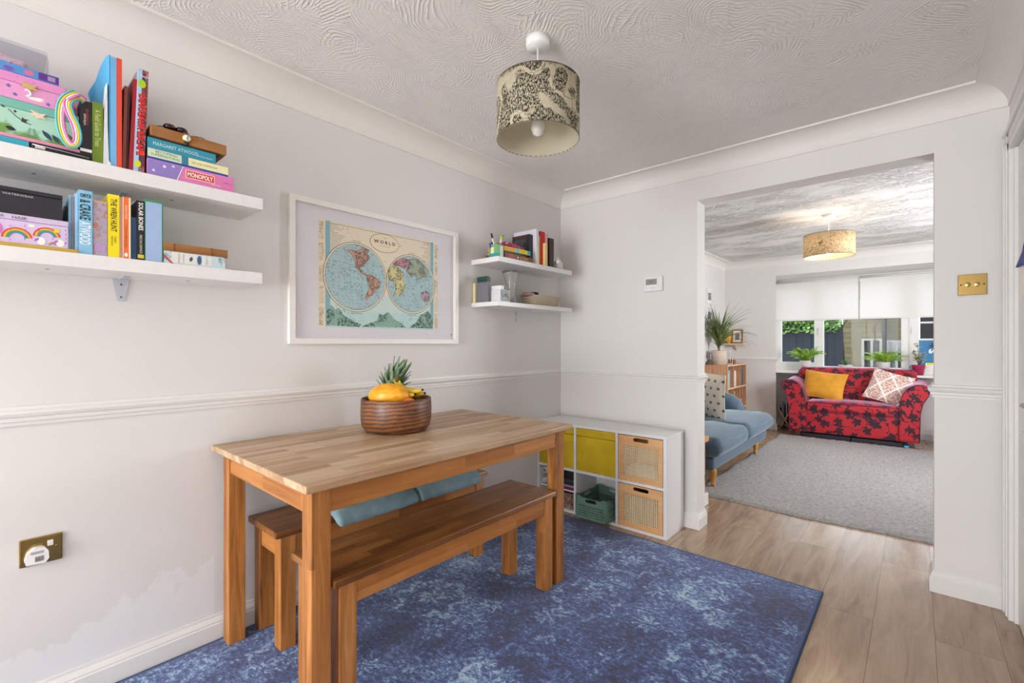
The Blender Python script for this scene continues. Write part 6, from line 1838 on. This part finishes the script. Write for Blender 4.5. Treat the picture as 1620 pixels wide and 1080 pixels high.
# magazine rack between the pier and the red sofa
t = thing('magazine_rack', 'wooden X frame magazine rack left of the red sofa', 'magazine rack', (.80, 7.48, 0))
m = MB()
for y in (7.36, 7.60):
    m.tube([(.70, y, .0), (.86, y, .30)], .009, 6); m.tube([(.86, y, .0), (.70, y, .30)], .009, 6)
m.tube([(.70, 7.36, .30), (.70, 7.60, .30)], .009, 6); m.tube([(.86, 7.36, .30), (.86, 7.60, .30)], .009, 6)
part('frame', m, M('#d8b07a', .5), t)
part('sling', MB().prism([(.70, .30), (.78, .06), (.86, .30), (.85, .30), (.78, .08), (.71, .30)], 'Y', 7.38, 7.58), M('#3f3a3a', .7), t)
for k, (dx, c_, hh) in enumerate(((0, '#c9ccd6', .38), (.018, '#8f9ac0', .35), (.036, '#2f2b30', .33), (.054, '#e3e0da', .36))):
    mm = MB(); mm.box(.735 + dx, .742 + dx, 7.40, 7.56, .12, hh)
    solo('magazine', mm, M(c_, .4), '%s magazine standing in the rack left of the red sofa' % ('silver grey', 'periwinkle', 'black', 'cream')[k], 'magazine', 'magazines in the rack')

# sill plants
SZ = .8205
def palm(label, c, n, L, seed):
    t = thing('potted_palm', label, 'plant', (c[0], c[1], SZ), group='plants on the window sill')
    pot(t, c, SZ, .052, .070, .150, M('#dadad8', .4), ribs=3)
    r = random.Random(seed); m = MB(); s = MB()
    for i in range(n):
        a = i * 2.39996; el = r.uniform(.0, 1.0); out = Vector((math.cos(a), math.sin(a) * .8, 0)).normalized()
        d = (out * (1.0 - el * .7) + Vector((0, 0, .9 + .6 * el))).normalized(); p = Vector((c[0], c[1], SZ + .13)); pts = []
        l = L * r.uniform(.75, 1.1)
        for k in range(8):
            pts.append(p.copy()); p = p + d * l / 7; d = (d + Vector((0, 0, -.16)) + out * .05).normalized()
        s.tube(pts, .0016, 4)
        for k in range(2, 8):
            for sg in (-1, 1):
                for hlf in (0, .5):
                    q = pts[k] if not hlf else (pts[k] + pts[k - 1]) / 2
                    sd = Vector((0, 0, 1)).cross(out) * sg
                    fw_ = (pts[k] - pts[k - 1]).normalized()
                    ll = .055 * (1 - .5 * (k - 2) / 6)
                    dd = (sd + fw_ * .8 + Vector((0, 0, -.25))).normalized()
                    m.strip([q, q + dd * ll * .5, q + dd * ll + Vector((0, 0, -.008))], [.003, .0052, .0006], fw_, .0006)
    part('fronds', m, LEAF_PALM, t); part('stalks', s, LEAF_PALM, t)
palm('bushy palm in a grey-white pot at the left of the window sill', (.985, 7.615), 44, .25, 2)
palm('feathery palm in a pale pot on the sill behind the patterned cushion', (1.845, 7.66), 38, .24, 9)
t = thing('succulent', 'small spiky succulent in a shallow white pot at the middle of the sill', 'plant', (1.44, 7.66, SZ), group='plants on the window sill')
pot(t, (1.44, 7.66), SZ, .060, .080, .100, M('#cfd0d0', .5))
m = MB()
for i in range(22):
    a = i * 2.39996; el = .25 + .75 * i / 22; out = Vector((math.cos(a), math.sin(a), 0)); d = (out * (1.1 - el) + Vector((0, 0, .4 + el))).normalized(); p = Vector((1.44, 7.66, SZ + .09))
    m.strip([p, p + d * .03, p + d * .06, p + d * .085], [.008, .010, .006, .0005], Vector((0, 0, 1)).cross(out), .003)
part('leaves', m, LEAF_SUCC, t)
t = thing('potted_shrub', 'variegated leafy plant in a ribbed raspberry pot at the right of the sill', 'plant', (2.18, 7.60, SZ), group='plants on the window sill')
pot(t, (2.18, 7.60), SZ, .048, .068, .125, M('#a3284f', .3), ribs=0)
m = MB(); s = MB(); r = random.Random(31)
for i in range(7):
    a = i * .9; p0 = Vector((2.18, 7.60, SZ + .10)); p1 = p0 + Vector((.05 * math.cos(a), .03 * math.sin(a), r.uniform(.16, .30))); s.tube([p0, (p0 + p1) / 2 + Vector((.01, 0, 0)), p1], [.004, .003, .002], 5)
    for k in range(11):
        q = p0 + (p1 - p0) * r.uniform(.35, 1.0); b_ = r.uniform(0, 2 * PI); o_ = Vector((math.cos(b_), math.sin(b_), r.uniform(-.3, .6))).normalized()
        m.strip([q, q + o_ * .02, q + o_ * .042, q + o_ * .06 + Vector((0, 0, -.006))], [.003, .014, .012, .001], Vector((0, 0, 1)).cross(o_), .0008)
part('leaves', m, LEAF_VAR, t); part('stems', s, M('#6a5a3c', .8), t)

for o in bpy.data.objects:
    if o.type == 'MESH' and o.parent is None and 'kind' not in o.keys() and 'category' not in o.keys(): print('UNTAGGED', o.name)
